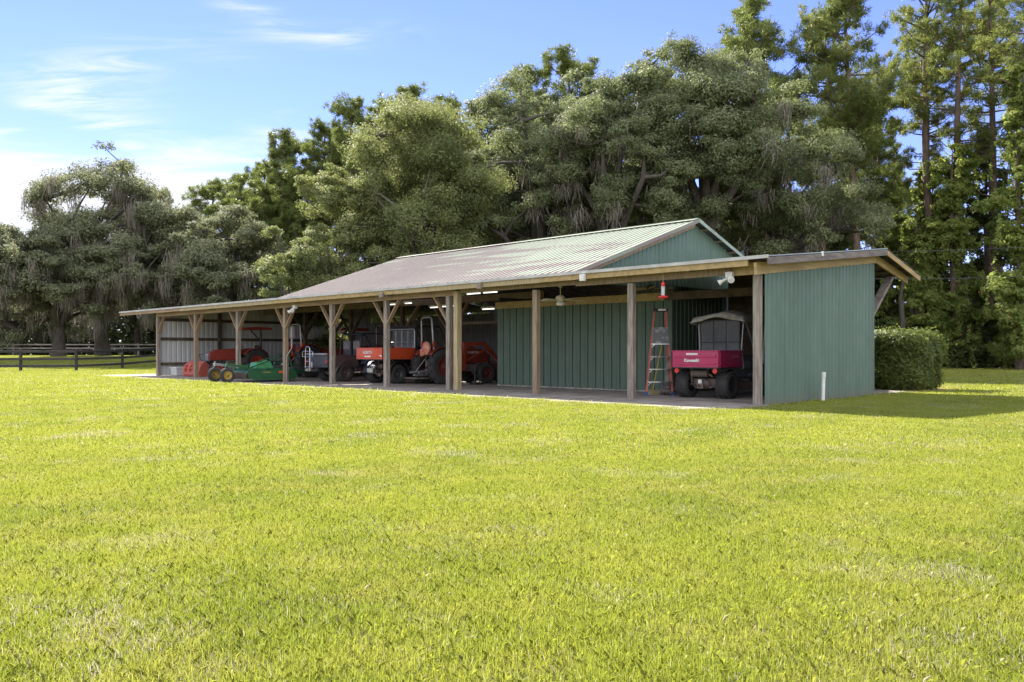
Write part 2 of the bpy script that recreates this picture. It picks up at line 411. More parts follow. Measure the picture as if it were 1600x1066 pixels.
# rafters and purlins
for t in list(posts_t[1:]) + [-1.6, -5.0, -8.0, -11.4, -14.4, -17.5, -20.9, -24.6, -28.5]:
    main = TL < t < TR
    z0, z1, s1 = (EZ, RZ, RS) if main else (EZ, XZ, XS)
    k = (z1-z0)/(s1-EV)
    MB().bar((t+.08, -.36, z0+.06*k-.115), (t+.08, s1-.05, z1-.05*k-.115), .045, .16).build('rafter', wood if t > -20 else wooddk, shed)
MB().span((-12.6, -.30, 2.83), (-12.45, .9, 2.975)).build('beam_end', woodgrey, shed, .003)
for t, z in ((-12.55, 2.80), (-8.08, 2.835), (-4.42, 2.835)):
    MB().span((t-.07, -.50, z), (t+.07, -.42, z+.16)).build('beam_end', white if t > -5 else woodgrey, shed, .003)
for s in (.4, 1.6, 2.8, 4.0, 5.1):
    MB().bar((TR+.02, s, low(s)-.04), (.36, s, low(s)-.04), .09, .04).build('purlin', wood, shed)
for s in (6.4, 7.0, 7.6, 8.1):
    z = XZ-(s-XS)*.223-.04
    MB().bar((TR+.02, s, z), (.36, s, z), .09, .04).build('purlin', wooddk, shed)
for s in (5.9, 6.7, 7.5, 8.3, 9.1, 9.9, 10.7):
    MB().bar((-5.06, s, rake(s)-.05), (TR-.02, s, rake(s)-.05), .09, .05).build('purlin', wood, shed)
# rake boards of the near end
MB().bar((.40, EV+.02, EZ-.09), (.40, XS, XZ-.09), .035, .15).build('rake_board', woodgreyh, shed, .003)
MB().bar((.40, XS+.01, XZ-.10), (.40, 8.26, 3.23-.10), .035, .13).build('rake_board', woodyel, shed, .003)
MB().bar((.1, -.36, 2.825), (.1, XS, 2.825+.114*(XS+.36)), .06, .25).build('rake_beam', woodyel, shed, .003)
MB().bar((.1, XS+.01, 3.54-.02), (.1, 8.15, 3.54-.02-.19*2.2), .06, .2).build('rake_beam', woodyel, shed, .003)
MB().bar((-.9, XS+.01, 3.5), (-.9, 8.1, 3.5-.2*2.2), .06, .2).build('rake_beam', wooddk, shed, .003)
MB().bar((-.05, 5.80, 1.95), (-.05, 7.35, 3.18), .09, .2, (1, 0, 0)).build('corner_brace', woodgreyh, shed, .003)
MB().bar((-1.6, 5.90, 2.0), (-1.6, 7.35, 3.18), .09, .2, (1, 0, 0)).build('corner_brace', woodgreyh, shed, .003)
for s0, z0, s1, z1, tm in ((EV, EZ, RS, RZ, M('brown_trim', (.2, .155, .14), (.22, .24, .18), .6, scale=.5)), (2*RS-EV, EZ, RS, RZ, M('pale_green_trim', (.3, .36, .29), None, .6))):
    MB().bar((TR+.012, s0, z0-.03), (TR+.012, s1, z1-.03), .02, .10).build('rake_trim', tm, shed)
mb = MB(); mb.span((.425, 2.02, 3.25), (.445, 2.09, 3.36)); mb.build('flap', white, shed)

# ---------------------------------------------------------------- slab and small fittings
concm = M('worn_concrete', (.33, .29, .235), (.20, .17, .135), .9, scale=1.2, bump=.25, bscale=18, dirt=(.1, .085, .075), dirt_amt=.75)
mb = MB()
nS = 60
fr = [(-33.6+34*i/nS, -2.28+.10*math.sin(i*1.7)+random.uniform(-.06, .06)) for i in range(nS+1)]
poly = [(t, s) for t, s in fr] + [(.42, -.1), (.1, .02), (.06, 11), (-33, 11), (-33.7, 0)]
mb.prism(poly, 'z', -.2, .012)
slab = mb.build('concrete_slab', concm); slab.location = W(0, 0, 0); slab.rotation_euler = (0, 0, -ANG)
tag(slab, kind='structure')

def at_shed(name, label, cat, t, s, z=0.0, turn=0.0, group=None):
    return thing(name, label, cat, W(t, s, z), -ANG+turn, group)

# ceiling fan
o = at_shed('ceiling_fan', 'cream ceiling fan hanging between two posts in front of the green board wall', 'ceiling fan', -6.42, 1.0, 2.46, .3)
mb = MB(); mb.tube([(0, 0, .18), (0, 0, .48)], .014); mb.lathe([(.4, .0), (.41, .05), (.47, .075), (.5, .075)], axis='z', n=16); mb.build('down_rod', cream, o)
MB().lathe([(.0, .0), (.0, .07), (.04, .12), (.13, .13), (.18, .1), (.2, .03)], axis='z', n=20).build('motor', cream, o)
MB().lathe([(-.10, .0), (-.095, .06), (-.06, .11), (-.02, .12), (.0, .07)], axis='z', n=20).build('light_bowl', white, o)
for k in range(5):
    a = 2*pi*k/5+.62
    mb = MB(); mb.box((math.cos(a)*.38, math.sin(a)*.38, .06), (.5, .12, .012), (.18, 0, a)); mb.build('blade', cream, o)
o = at_shed('ceiling_fan', 'brown ceiling fan high in the shade behind the right wooden post', 'ceiling fan', -4.1, 1.9, 2.72, .1)
mb = MB(); mb.tube([(0, 0, .1), (0, 0, .45)], .014); mb.build('down_rod', wooddk, o)
MB().lathe([(.0, .0), (.0, .07), (.04, .11), (.1, .11), (.13, .03)], axis='z', n=18).build('motor', wooddk, o)
for k in range(5):
    a = 2*pi*k/5+.3
    MB().box((math.cos(a)*.38, math.sin(a)*.38, .04), (.5, .12, .012), (.15, 0, a)).build('blade', woodyel, o)

# hummingbird feeder
o = at_shed('hummingbird_feeder', 'red hummingbird feeder hanging on a string from the eave above the stepladder', 'bird feeder', -2.18, -.33, 2.32)
MB().tube([(0, 0, .36), (0, 0, .56)], .006, 6).build('string', M('string', (.4, .3, .12)), o)
MB().lathe([(.27, .0), (.27, .05), (.33, .045), (.36, .02), (.37, .0)], axis='z', n=16).build('cap', redp, o)
MB().lathe([(.05, .04), (.15, .045), (.27, .045)], axis='z', n=16).build('bottle', glassm, o)
mb = MB(); mb.lathe([(.0, .0), (.0, .085), (.03, .09), (.06, .05), (.06, 0)], axis='z', n=18)
for k in range(4): a = k*pi/2+.5; mb.ball((math.cos(a)*.085, math.sin(a)*.085, .03), .025, 8, 6)
mb.build('base', redp, o)

# twin flood lamps
def flood(label, t, s, z, turn, sc=1.0):
    o = at_shed('flood_lamp', label, 'flood lamp', t, s, z, turn); o.scale = (sc,)*3
    MB().span((-.10, -.05, -.07), (.10, .07, .07)).build('junction_box', white, o, .006)
    MB().lathe([(-.10, .05), (-.07, .06)], axis='z', n=14).build('mount', white, o)
    for sg in (-1, 1):
        mb = MB(); d = Vector((sg*.75, -.45, -.45)).normalized() if sg < 0 else Vector((.45, -.8, -.25)).normalized()
        p = Vector((sg*.05, 0, -.09))
        mb.tube([p, p+d*.08, p+d*.14, p+d*.26], [.03, .035, .04, .085], 14); mb.build('lamp', white, o)
        m2 = MB(); m2.tube([p+d*.262, p+d*.268], [.07, .06], 14); m2.build('lens', M('lamp_lens', (.5, .5, .48), None, .15), o)
flood('white twin flood lamp under the eave beside the green end wall', -.62, -.14, 2.76, 0, .82)
flood('small white twin flood lamp on the beam above the post with the conduit', -18.2, -.12, 2.74, 0, .9)

# white pipe by the end wall
px_pipe = MB(); px_pipe.tube([(0, 0, -.05), (.0, .01, .62)], .042, 12); px_pipe.tube([(0, .01, .55), (0, .01, .66)], .05, 12)
o = px_pipe.build('standpipe', white); o.location = W(.42, 2.1, 0); o.rotation_euler = (R(1), R(1.5), -ANG)
tag(o, 'short white plastic standpipe upright in the grass by the green end wall', 'pipe')

# breaker box and conduit on the far post
o = at_shed('breaker_box', 'grey breaker box with bent conduit on the post beside the green mower', 'breaker box', -18.86, .16, 0)
MB().span((-.09, -.06, 1.62), (.09, .06, 2.05)).build('cabinet', steel, o, .008)
MB().tube(rounded([(0, 0, 1.62), (0, 0, 1.25), (-.1, -.17, .95), (-.1, -.17, .02)], .12), .022, 8).build('conduit', steel, o)

# lit fluorescent tubes
lamps = [(740, 459, 28.5, .66, 'lit tube lamp just right of the pair of posts, high up'), (766, 457, 28.0, .66, 'lit tube lamp above the left end of the timber over the green board wall'),
         (763, 483, 30, .6, 'lit tube lamp low beside the left edge of the green board wall'), (678, 480.5, 31, .4, 'lit tube lamp above the roll bar of the tractor with rear light'),
         (697, 479, 31, .4, 'lit tube lamp just left of the pair of posts'), (711, 478, 31, .4, 'lit tube lamp half hidden between the pair of posts'),
         (612, 476, 32, .45, 'lit tube lamp right of the braces of the post before the orange cart'), (638, 474, 32, .4, 'lit tube lamp seen over the cage of the orange cart')]
for px, py, Y, L, lab in lamps:
    o = thing('tube_lamp', lab, 'tube lamp', (PX(px, Y), Y, HT(py, Y)), -ANG, 'tube lamps under the shed roof')
    MB().span((-L/2-.04, -.06, .03), (L/2+.04, .06, .08)).build('housing', white, o)
    MB().tube([(-L/2, 0, 0), (L/2, 0, 0)], .017, 8).build('tube', lampm, o)
# ---------------------------------------------------------------- wheels
def wheel(parent, c, r, w, rim_r, rim_mat, lugs=0, out=1, name='wheel', tilt=0.0, dish=.35):
    mb = MB(); h = w/2; sh = min(.05, h*.4)
    prof = [(-h*.8, rim_r), (-h, rim_r+(r-rim_r)*.35), (-h*.98, r-sh*.9), (-h*.72, r-.008), (0, r), (h*.72, r-.008), (h*.98, r-sh*.9), (h, rim_r+(r-rim_r)*.35), (h*.8, rim_r)]
    mb.lathe(prof, axis='x', n=36)
    if lugs:
        for i in range(lugs):
            for sg in (-1, 1):
                a = 2*pi*(i+(.5 if sg > 0 else 0))/lugs
                p = Vector((sg*h*.48, math.cos(a)*(r+.004), math.sin(a)*(r+.004)))
                t = Vector((0, -math.sin(a), math.cos(a))); n_ = Vector((0, math.cos(a), math.sin(a)))
                d = (Vector((sg*.9, 0, 0))+t*.55).normalized()
                mb.bar(p-d*h*.5, p+d*h*.52, .035, .05, n_)
    else:
        for i in range(30):
            a = 2*pi*i/30
            for q in (-.45, .0, .45):
                mb.box((q*w*.8, math.cos(a+q)*(r-.002), math.sin(a+q)*(r-.002)), (w*.2, .024, .02), (a+q-pi/2, 0, 0))
    o = mb.build(name, rubber, parent); o.location = c; o.rotation_euler = (0, 0, tilt)
    mb = MB(); e = out*h
    mb.lathe([(-e*.8, rim_r+.004), (e*.78, rim_r+.004), (e*.8, rim_r*.9), (e*(1-dish)*.6, rim_r*.72), (e*(1-dish)*.55, rim_r*.3), (e*.8*(1-dish)+out*.02, rim_r*.22), (e*.8*(1-dish)+out*.03, 0.0)], axis='x', n=28)
    for k in range(5):
        a = 2*pi*k/5; mb.ball((e*(1-dish)*.58, math.cos(a)*rim_r*.48, math.sin(a)*rim_r*.48), .014, 6, 4)
    mb.build('rim', rim_mat, o)
    return o

def bed_box(o, mat, zf, zt, y0, y1, hw, th=.03, grooves=2):
    MB().box((0, (y0+y1)/2, zf), (2*hw, y1-y0, .04)).build('bed_floor', darkgrey, o)
    mb = MB(); mb.box((0, y0+.0, (zf+zt)/2), (2*hw, th, zt-zf))
    H = zt-zf
    for g in range(grooves):
        mb.box((0, y0-.02, zf+H*(.22+.45*g)), (2*hw-.12, .03, H*.14))
    mb.box((0, y0-.004, zt-.01), (2*hw+.02, .05, .03))
    tg = mb.build('tailgate', mat, o, .006)
    for sg in (-1, 1):
        mb = MB(); mb.box((sg*(hw+.005), (y0+y1)/2+.02, (zf+zt)/2), (th, y1-y0-.05, H))
        mb.box((sg*(hw+.006), (y0+y1)/2, zt-.008), (.05, y1-y0, .03)); mb.box((sg*(hw+.012), (y0+y1)/2, zf+H*.25), (.035, y1-y0-.1, .04))
        mb.build('bed_side', mat, o, .005)
    MB().box((0, y1, (zf+zt)/2), (2*hw, th, zt-zf)).build('bed_front', mat, o, .005)
    return tg

def utv_under(o, axle, r, w, trk, rimm, front_y, muff=True):
    for sg in (-1, 1):
        wheel(o, (sg*trk, axle, r), r, w*1.12, r*.52, rimm, 0, sg)
        wheel(o, (sg*trk, front_y, r), r, w*.85, r*.52, rimm, 0, sg)
    mb = MB(); mb.tube([(-trk+.12, axle, r+.02), (trk-.12, axle, r+.02)], .05, 10); mb.ball((0.02, axle, r+.03), (.13, .14, .13))
    mb.box((0, axle+.9, r+.1), (.7, 1.9, .1)); mb.build('axle_and_frame', iron, o)
    if muff:
        mb = MB(); mb.tube([(-.26, axle-.22, r+.27), (.16, axle-.22, r+.27)], [.085, .085], 14); mb.tube([(.16, axle-.22, r+.27), (.3, axle-.25, r+.2)], .025, 8); mb.build('muffler', iron, o)
    mb = MB()
    for sg in (-1, 1):
        mb.tube([(sg*.33, axle-.1, r+.05), (sg*.42, axle-.02, r+.5)], .03, 8); mb.tube([(sg*.18, axle-.2, r-.06), (sg*.36, axle, r)], .022, 8)
    mb.box((0, axle-.3, r-.02), (.16, .06, .12)); mb.tube([(0, axle-.3, r-.02), (0, axle-.42, r-.02)], .02); mb.ball((0, axle-.43, r+.02), .03)
    mb.build('suspension', iron, o)

# ---------------------------------------------------------------- magenta utility cart
o = thing('utility_cart', 'magenta utility cart with white lettering and a stained canvas canopy, parked beside the stepladder', 'utility cart', (4.66, 20.02, .012), heading(.66, .75))
utv_under(o, 0, .315, .29, .53, black, 1.9)
mb = MB(); mb.box((0, -.32, .40), (.09, .02, .09)); mb.build('hitch_plate', white, o)
tg = bed_box(o, magenta, .74, 1.13, -.55, .62, .60)
text('Kawasaki', .105, white, tg, (-.07, -.606+.06, .895), (R(90), 0, 0), bold=.004).location = (-.07, -.592, .90)
MB().box((-.07, -.574, 1.035), (.30, .012, .075)).build('sticker', white, tg)
text('Kawasaki', .075, M('pink_letter', (.5, .2, .28)), tg, (.628, .25, .99), (R(90), 0, R(90)))
for sg in (-1, 1):
    mb = MB(); mb.tube([(sg*.50, -.50, .655), (sg*.50, -.545, .655)], .058, 14); mb.build('tail_lamp', redp, o)
    mb = MB(); mb.grid(lambda u, v, sg=sg: (sg*(.44+.22*v), -.1+.40*math.cos(pi*(.1+.5*u)), .34+.36*math.sin(pi*(.1+.5*u))), 12, 2); mb.build('fender', black, o, solid=.012)
MB().box((0, .98, .78), (1.14, .52, .2)).build('seat', seatgrey, o, .04)
MB().box((0, .80, 1.1), (1.1, .1, .4)).build('seat_back', seatgrey, o, .04)
mb = MB(); mb.box((0, 1.5, .42), (1.2, 1.0, .06)); mb.build('floor_pan', darkgrey, o)
mb = MB(); mb.prism([(1.75, .42), (2.45, .45), (2.5, .72), (2.3, .93), (1.8, 1.02)], 'x', -.62, .62); mb.build('hood', black, o, .04)
mb = MB(); mb.tube([(-.3+.19*math.cos(2*pi*i/16), 1.48+.11*math.sin(2*pi*i/16), 1.1+.13*math.sin(2*pi*i/16)) for i in range(17)], .015, 6); mb.tube([(-.3, 1.5, 1.1), (-.3, 1.75, .85)], .02, 6); mb.build('steering_wheel', black, o)
mb = MB()
for sg in (-1, 1):
    mb.tube(rounded([(sg*.60, .72, .70), (sg*.56, .70, 1.15), (sg*.60, .72, 1.86), (sg*.58, .95, 1.93)], .12), .020, 8)
    mb.tube(rounded([(sg*.60, 1.02, .55), (sg*.68, 1.36, .60), (sg*.68, 1.32, .86), (sg*.60, .80, 1.90)], .14), .023, 8)
mb.build('canopy_frame', steel, o)
mb = MB()
for x in (-.52, -.17, .17, .52): mb.tube([(x, .66, 1.08), (x, .66, 1.88)], .014, 6)
mb.tube([(-.52, .66, 1.09), (.52, .66, 1.09)], .014, 6); mb.tube([(-.52, .66, 1.87), (.52, .66, 1.87)], .014, 6); mb.tube([(-.52, .66, 1.34), (.52, .66, 1.34)], .012, 6)
sc_ = mb.build('rear_screen', darkgrey, o); MB().span((-.51, .668, 1.1), (.51, .672, 1.86)).build('pane', vinyl, sc_)
def canopy(u, v):
    x = -.74+1.48*u; y = .50+1.55*v
    e = max(abs(u-.5)*2, abs(v-.5)*2)
    z = 1.90+.13*math.sin(pi*(u*.85+.12))+.09*math.exp(-((u-.62)/.25)**2-((v-.25)/.4)**2)-.03*math.sin(v*7+u*3)
    if e > .94: z -= .11+.025*math.sin(u*11+v*9)
    return (x, y, z)
mb = MB(); mb.grid(canopy, 36, 28); mb.build('canopy', canvas, o, solid=.012)
mb = MB(); mb.ball((.70, 1.98, .96), .05, 10, 6); mb.build('side_mirror', chrome, o)

# ---------------------------------------------------------------- orange utility cart
o = thing('utility_cart', 'orange utility cart with black doors and a grey cage above its dumping bed', 'utility cart', (-4.42, 29.35, .012), heading(.70, .71))
utv_under(o, 0, .33, .30, .60, darkgrey, 2.0)
tg = bed_box(o, orange, .85, 1.24, -.72, .68, .74, grooves=1)
text('KUBOTA', .13, white, tg, (-.05, -.755, 1.08), (R(90), 0, 0), bold=.004)
MB().box((-.05, -.752, .945), (.36, .008, .05)).build('sticker', white, tg)
MB().box((.66, -.738, .96), (.13, .01, .07)).build('sticker', white, tg)
for sg in (-1, 1):
    mb = MB(); mb.grid(lambda u, v, sg=sg: (sg*(.44+.34*v), .47*math.cos(pi*(.02+.96*u)), .32+.46*math.sin(pi*(.02+.96*u))), 12, 2); mb.build('fender', black, o, solid=.02)
    mb = MB(); mb.prism([(.72, .42), (1.55, .42), (1.62, .95), (1.5, 1.3), (.80, 1.3), (.74, .95)], 'x', sg*.70, sg*.74); mb.build('door', black, o, .02)
mb = MB(); mb.tube([(-.32, -.45, .44), (-.05, -.45, .44)], .10, 14); mb.ball((-.18, -.42, .62), (.16, .1, .1)); mb.build('engine_casing', chrome, o)
MB().box((-.18, -.56, .46), (.30, .02, .14)).build('number_plate', M('plate', (.55, .55, .4), (.3, .3, .3), .5, scale=20), o)
mb = MB()
for x in (-.7, -.35, 0, .35, .7): mb.tube([(x, .70, 1.28), (x, .70, 1.86)], .016, 6)
mb.tube([(-.7, .70, 1.44), (.7, .70, 1.44)], .018, 6)
mb.tube(rounded([(-.72, .70, 1.2), (-.72, .70, 1.9), (.72, .70, 1.9), (.72, .70, 1.2)], .08), .028, 8)
mb.build('cab_guard', steel, o)
mb = MB()
for sg in (-1, 1):
    mb.tube(rounded([(sg*.70, .78, 1.2), (sg*.70, .8, 1.98), (sg*.66, 1.9, 2.0), (sg*.68, 2.25, 1.2), (sg*.66, 2.6, 1.0)], .15), .03, 8)
mb.tube([(-.68, .82, 1.96), (.68, .82, 1.96)], .03, 8); mb.tube([(-.66, 1.88, 1.98), (.66, 1.88, 1.98)], .03, 8); mb.build('roll_cage', black, o)
MB().span((-.68, .8, 2.0), (.68, 1.9, 2.04)).build('cab_roof', black, o, .015)
MB().box((0, 1.12, .95), (1.25, .5, .22)).build('seat', black, o, .04)
MB().box((0, .86, 1.25), (1.2, .1, .5)).build('seat_back', seatgrey, o, .04)
mb = MB(); mb.prism([(1.6, .45), (2.75, .5), (2.8, .8), (2.3, 1.12), (1.65, 1.2)], 'x', -.68, .68); mb.build('hood', orangedk, o, .04)
mb = MB(); mb.prism([(.75, 1.32), (.78, 1.92), (.80, 1.92), (.77, 1.32)], 'x', -.66, .66); mb.build('rear_window', vinyl, o)

# ---------------------------------------------------------------- dark grey cart with hitch rack
o = thing('utility_cart', 'dark grey utility cart with two grey headrests and an empty bike rack on its hitch', 'utility cart', (-6.62, 31.4, .012), heading(.70, .71))
utv_under(o, 0, .33, .27, .56, darkgrey, 2.0, False)
tg = bed_box(o, darkgrey, .55, .98, -.78, .55, .66, grooves=1)
MB().box((0, -.80, 1.02), (1.3, .1, .07)).build('bed_rail', steel, o, .01)
MB().box((-.32, -.83, .62), (.05, .02, .22)).build('reflector', white, o)
for x in (-.33, .33):
    MB().box((x, .78, 1.05), (.52, .14, .6)).build('seat_back', black, o, .05)
    MB().box((x, .74, 1.36), (.44, .13, .36)).build('headrest', seatgrey, o, .06)
for sg in (-1, 1):
    mb = MB(); mb.grid(lambda u, v, sg=sg: (sg*(.42+.32*v), .45*math.cos(pi*(.02+.96*u)), .33+.43*math.sin(pi*(.02+.96*u))), 12, 2); mb.build('fender', darkgrey, o, solid=.02)
    mb = MB(); mb.tube([(sg*.64, -.79, .74), (sg*.64, -.83, .74)], .05, 12); mb.build('tail_lamp', redp, o)
mb = MB(); mb.prism([(.9, .42), (2.7, .45), (2.75, .75), (2.2, 1.05), (1.7, 1.1), (1.55, .6), (.95, .6)], 'x', -.66, .66); mb.build('body', black, o, .04)
mb = MB()
for sg in (-1, 1): mb.tube(rounded([(sg*.66, .62, .9), (sg*.64, .7, 1.8), (sg*.62, 1.8, 1.8), (sg*.66, 2.2, 1.05)], .2), .024, 8)
mb.tube([(-.64, .72, 1.76), (.64, .72, 1.76)], .024, 8); mb.build('roll_cage', black, o)
mb = MB(); y = -1.05
mb.tube([(-.25, -.7, .42), (-.25, y-.1, .42)], .035, 8)
mb.tube(rounded([(-.40, y, .40), (-.40, y, 1.30), (-.10, y, 1.30), (-.10, y, .40)], .14), .018, 8)
mb.tube(rounded([(-.60, y, .92), (-.60, y, 1.12), (.10, y, 1.12), (.10, y, .92), (-.60, y, .92)], .07), .013, 8)
mb.tube([(-.5, y, .56), (.0, y, .56)], .016, 8); mb.tube([(-.40, y, .75), (-.10, y, .75)], .014, 8); mb.box((-.25, y, .45), (.2, .12, .14))
mb.build('hitch_rack', chrome, o)

# ---------------------------------------------------------------- tractors
def tractor(label, loc, hd, roll=True, canopy=None, loader=False, r=.62, rimc=None, lamp=False, hoodmat=None, tag_txt=False, armmat=None):
    o = thing('tractor', label, 'tractor', (loc[0], loc[1], .012), hd)
    hm = hoodmat or orange; rimc = rimc or orangedk; fr = r*.6
    for sg in (-1, 1):
        wheel(o, (sg*.56, 0, r), r, .34, r*.56, rimc, 16, sg)
        wheel(o, (sg*.52, 1.72, fr), fr, .22, fr*.55, rimc, 14, sg)
        mb = MB(); mb.grid(lambda u, v, sg=sg: (sg*(.36+.30*v), (r+.07)*math.cos(pi*(.2+.6*u)), r+(r+.07)*math.sin(pi*(.2+.6*u))), 12, 2)
        mb.prism([((r+.07)*math.cos(pi*(.2+.6*i/10)), r+(r+.07)*math.sin(pi*(.2+.6*i/10))) for i in range(11)], 'x', sg*.36, sg*.375)
        mb.build('fender', hm, o, solid=.015)
    mb = MB(); mb.box((0, .15, .58), (.42, .9, .5)); mb.box((0, 1.1, .55), (.34, 1.4, .26)); mb.tube([(-.5, 0, r), (.5, 0, r)], .09, 10); mb.tube([(-.45, 1.72, fr), (.45, 1.72, fr)], .06, 10)
    mb.build('chassis', iron, o, .01)
    mb = MB(); mb.prism([(.72, .72), (1.98, .70), (2.06, .80), (2.02, 1.08), (1.7, 1.20), (.72, 1.26)], 'x', -.27, .27); hd_ = mb.build('hood', hm, o, .05)
    mb = MB(); mb.prism([(1.99, .66), (2.09, .70), (2.07, 1.02), (1.86, 1.16), (1.84, 1.14)], 'x', -.25, .25); mb.build('grille', seatgrey if canopy else black, o, .02)
    for sg in (-1, 1): MB().ball((sg*.16, 2.06, .97), (.07, .03, .05), 10, 6).build('headlight', chrome, o)
    mb = MB(); mb.box((0, -.02, .98), (.46, .44, .12)); mb.box((0, -.24, 1.2), (.44, .1, .42), (-.15, 0, 0)); mb.build('seat', black, o, .03)
    mb = MB(); mb.tube([(.18*math.cos(2*pi*i/16), .52+.06*math.sin(2*pi*i/16), 1.34+.16*math.sin(2*pi*i/16)) for i in range(17)], .014, 6); mb.tube([(0, .52, 1.33), (0, .72, 1.1)], .025, 6); mb.build('steering_wheel', black, o)
    if roll:
        mb = MB(); mb.tube(rounded([(-.40, -.28, .95), (-.40, -.32, 1.4), (-.36, -.36, 2.28), (.36, -.36, 2.28), (.40, -.32, 1.4), (.40, -.28, .95)], .16), .036, 10); mb.build('roll_bar', steel, o)
        mb = MB()
        for sg in (-1, 1): mb.box((sg*.40, -.30, 1.36), (.1, .1, .22)); mb.box((sg*.40, -.28, .98), (.12, .14, .16))
        mb.build('roll_bar_foot', armmat or hm, o, .01)
    if canopy:
        mb = MB(); mb.tube([(0, -.42, .9), (0, -.40, 2.15)], .05, 8); mb.tube([(0, -.4, 1.6), (0, .1, 2.13)], .03, 8); mb.build('canopy_post', black, o)
        mb = MB(); mb.prism([(-.75, 2.12), (-.72, 2.2), (0, 2.25), (.62, 2.2), (.7, 2.1)], 'x', -.62, .62); mb.build('canopy', canopy, o, .03)
    # hitch links at the back
    mb = MB()
    for sg in (-1, 1):
        mb.bar((sg*.2, -.2, .45), (sg*.32, -.85, .40), .04, .06); mb.tube([(sg*.24, -.2, .95), (sg*.3, -.6, .45)], .02, 8)
    mb.box((0, -.5, .32), (.1, .7, .06)); mb.build('hitch_link', steel, o)
    if lamp:
        mb = MB(); mb.lathe([(-.06, 0), (-.06, .21), (.0, .24), (.06, .2), (.06, 0)], (.16, -.45, 1.22), 'y', 18); mb.box((-.2, -.4, 1.08), (.22, .1, .22)); mb.build('rear_light_pod', M('mottled_orange', (.62, .12, .05), (.7, .4, .3), .5, scale=14), o)
    if loader:
        for sg in (-1, 1):
            mb = MB(); x = sg*.50
            mb.bar((x, .78, .45), (x, .86, 1.42), .09, .14, (0, 1, 0))
            mb.bar((x, .84, 1.36), (x, 1.62, 1.40), .07, .13); mb.bar((x, 1.60, 1.42), (x, 2.55, .52), .07, .14)
            mb.bar((x, .95, .80), (x, 1.75, 1.20), .05, .06); mb.build('loader_arm', armmat or hm, o, .01)
            mb = MB(); mb.tube([(x, 1.75, 1.12), (x, 2.40, .68)], .025, 8); mb.build('cylinder', steel, o)
        mb = MB(); mb.tube([(-.5, 2.3, .72), (.5, 2.3, .72)], .04, 8); mb.bar((.5, .9, .7), (-.5, .9, .7), .1, .1); mb.build('loader_crossbar', hm, o)
        mb = MB(); mb.prism([(2.5, .12), (2.6, .62), (2.75, .70), (2.70, .2), (3.05, .08), (3.05, .05), (2.55, .05)], 'x', -.75, .75); mb.build('loader_bucket', hm, o, .01)
    if tag_txt:
        text('KUBOTA', .12, white, hd_, (.283, 1.35, 1.08), (R(90), 0, R(90)))
    return o
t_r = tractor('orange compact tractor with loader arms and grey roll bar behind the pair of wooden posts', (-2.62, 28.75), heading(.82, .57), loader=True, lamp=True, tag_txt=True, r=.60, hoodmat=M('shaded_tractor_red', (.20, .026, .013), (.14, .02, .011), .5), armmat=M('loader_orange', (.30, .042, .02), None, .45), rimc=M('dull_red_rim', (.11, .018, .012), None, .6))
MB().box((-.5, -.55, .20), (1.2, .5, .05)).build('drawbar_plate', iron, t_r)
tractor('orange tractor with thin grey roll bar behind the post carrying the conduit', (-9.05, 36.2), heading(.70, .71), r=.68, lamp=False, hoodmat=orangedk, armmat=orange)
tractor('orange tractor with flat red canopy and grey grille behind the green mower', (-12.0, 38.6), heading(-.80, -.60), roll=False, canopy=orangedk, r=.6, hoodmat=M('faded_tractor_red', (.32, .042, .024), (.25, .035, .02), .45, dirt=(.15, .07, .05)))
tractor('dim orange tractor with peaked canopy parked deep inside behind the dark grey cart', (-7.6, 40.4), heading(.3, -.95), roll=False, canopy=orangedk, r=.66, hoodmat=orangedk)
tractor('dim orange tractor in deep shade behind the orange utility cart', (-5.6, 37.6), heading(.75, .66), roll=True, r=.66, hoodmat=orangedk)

# loader stand: jack under the loader arm
o = thing('jack_stand', 'black jack stand under the loader arm beside the green board wall', 'jack stand', (-1.25, 28.3, .012), -ANG)
mb = MB(); mb.tube([(0, 0, .03), (0, 0, .55)], .035, 8); mb.tube([(0, 0, .5), (0, 0, .66)], .025, 8); mb.box((.05, -.05, .4), (.14, .14, .06)); mb.build('column', black, o)
MB().box((0, 0, .015), (.42, .32, .03)).build('foot_plate', black, o)

# ---------------------------------------------------------------- loose loader bucket
o = thing('loader_bucket', 'detached scuffed orange loader bucket on the slab near the far end post', 'loader bucket', W(-27.9, .85, .012), -ANG+.06)
prof = [(-.42, .0), (.45, .0), (.47, .03), (-.30, .05), (-.36, .22), (-.30, .60), (-.12, .80), (-.15, .83), (-.36, .64), (-.46, .25)]
mb = MB(); mb.prism(prof, 'x', -.72, .72); mb.build('shell', bucketred, o, .008)
for sg in (-1, 1):
    mb = MB(); mb.prism([(-.40, .02), (.45, .02), (.10, .62), (-.13, .80), (-.34, .6)], 'x', sg*.70, sg*.725); mb.build('side_plate', bucketred, o, .005)
mb = MB()
for x in (-.42, .0, .42): mb.prism([(-.46, .25), (-.56, .35), (-.50, .62), (-.34, .66)], 'x', x-.03, x+.03)
mb.bar((-.65, -.47, .46), (.65, -.47, .46), .06, .06); mb.bar((-.6, -.50, .16), (.6, -.50, .16), .04, .1); mb.build('bracket', bucketred, o, .004)

o.scale = (1, 1, .82)
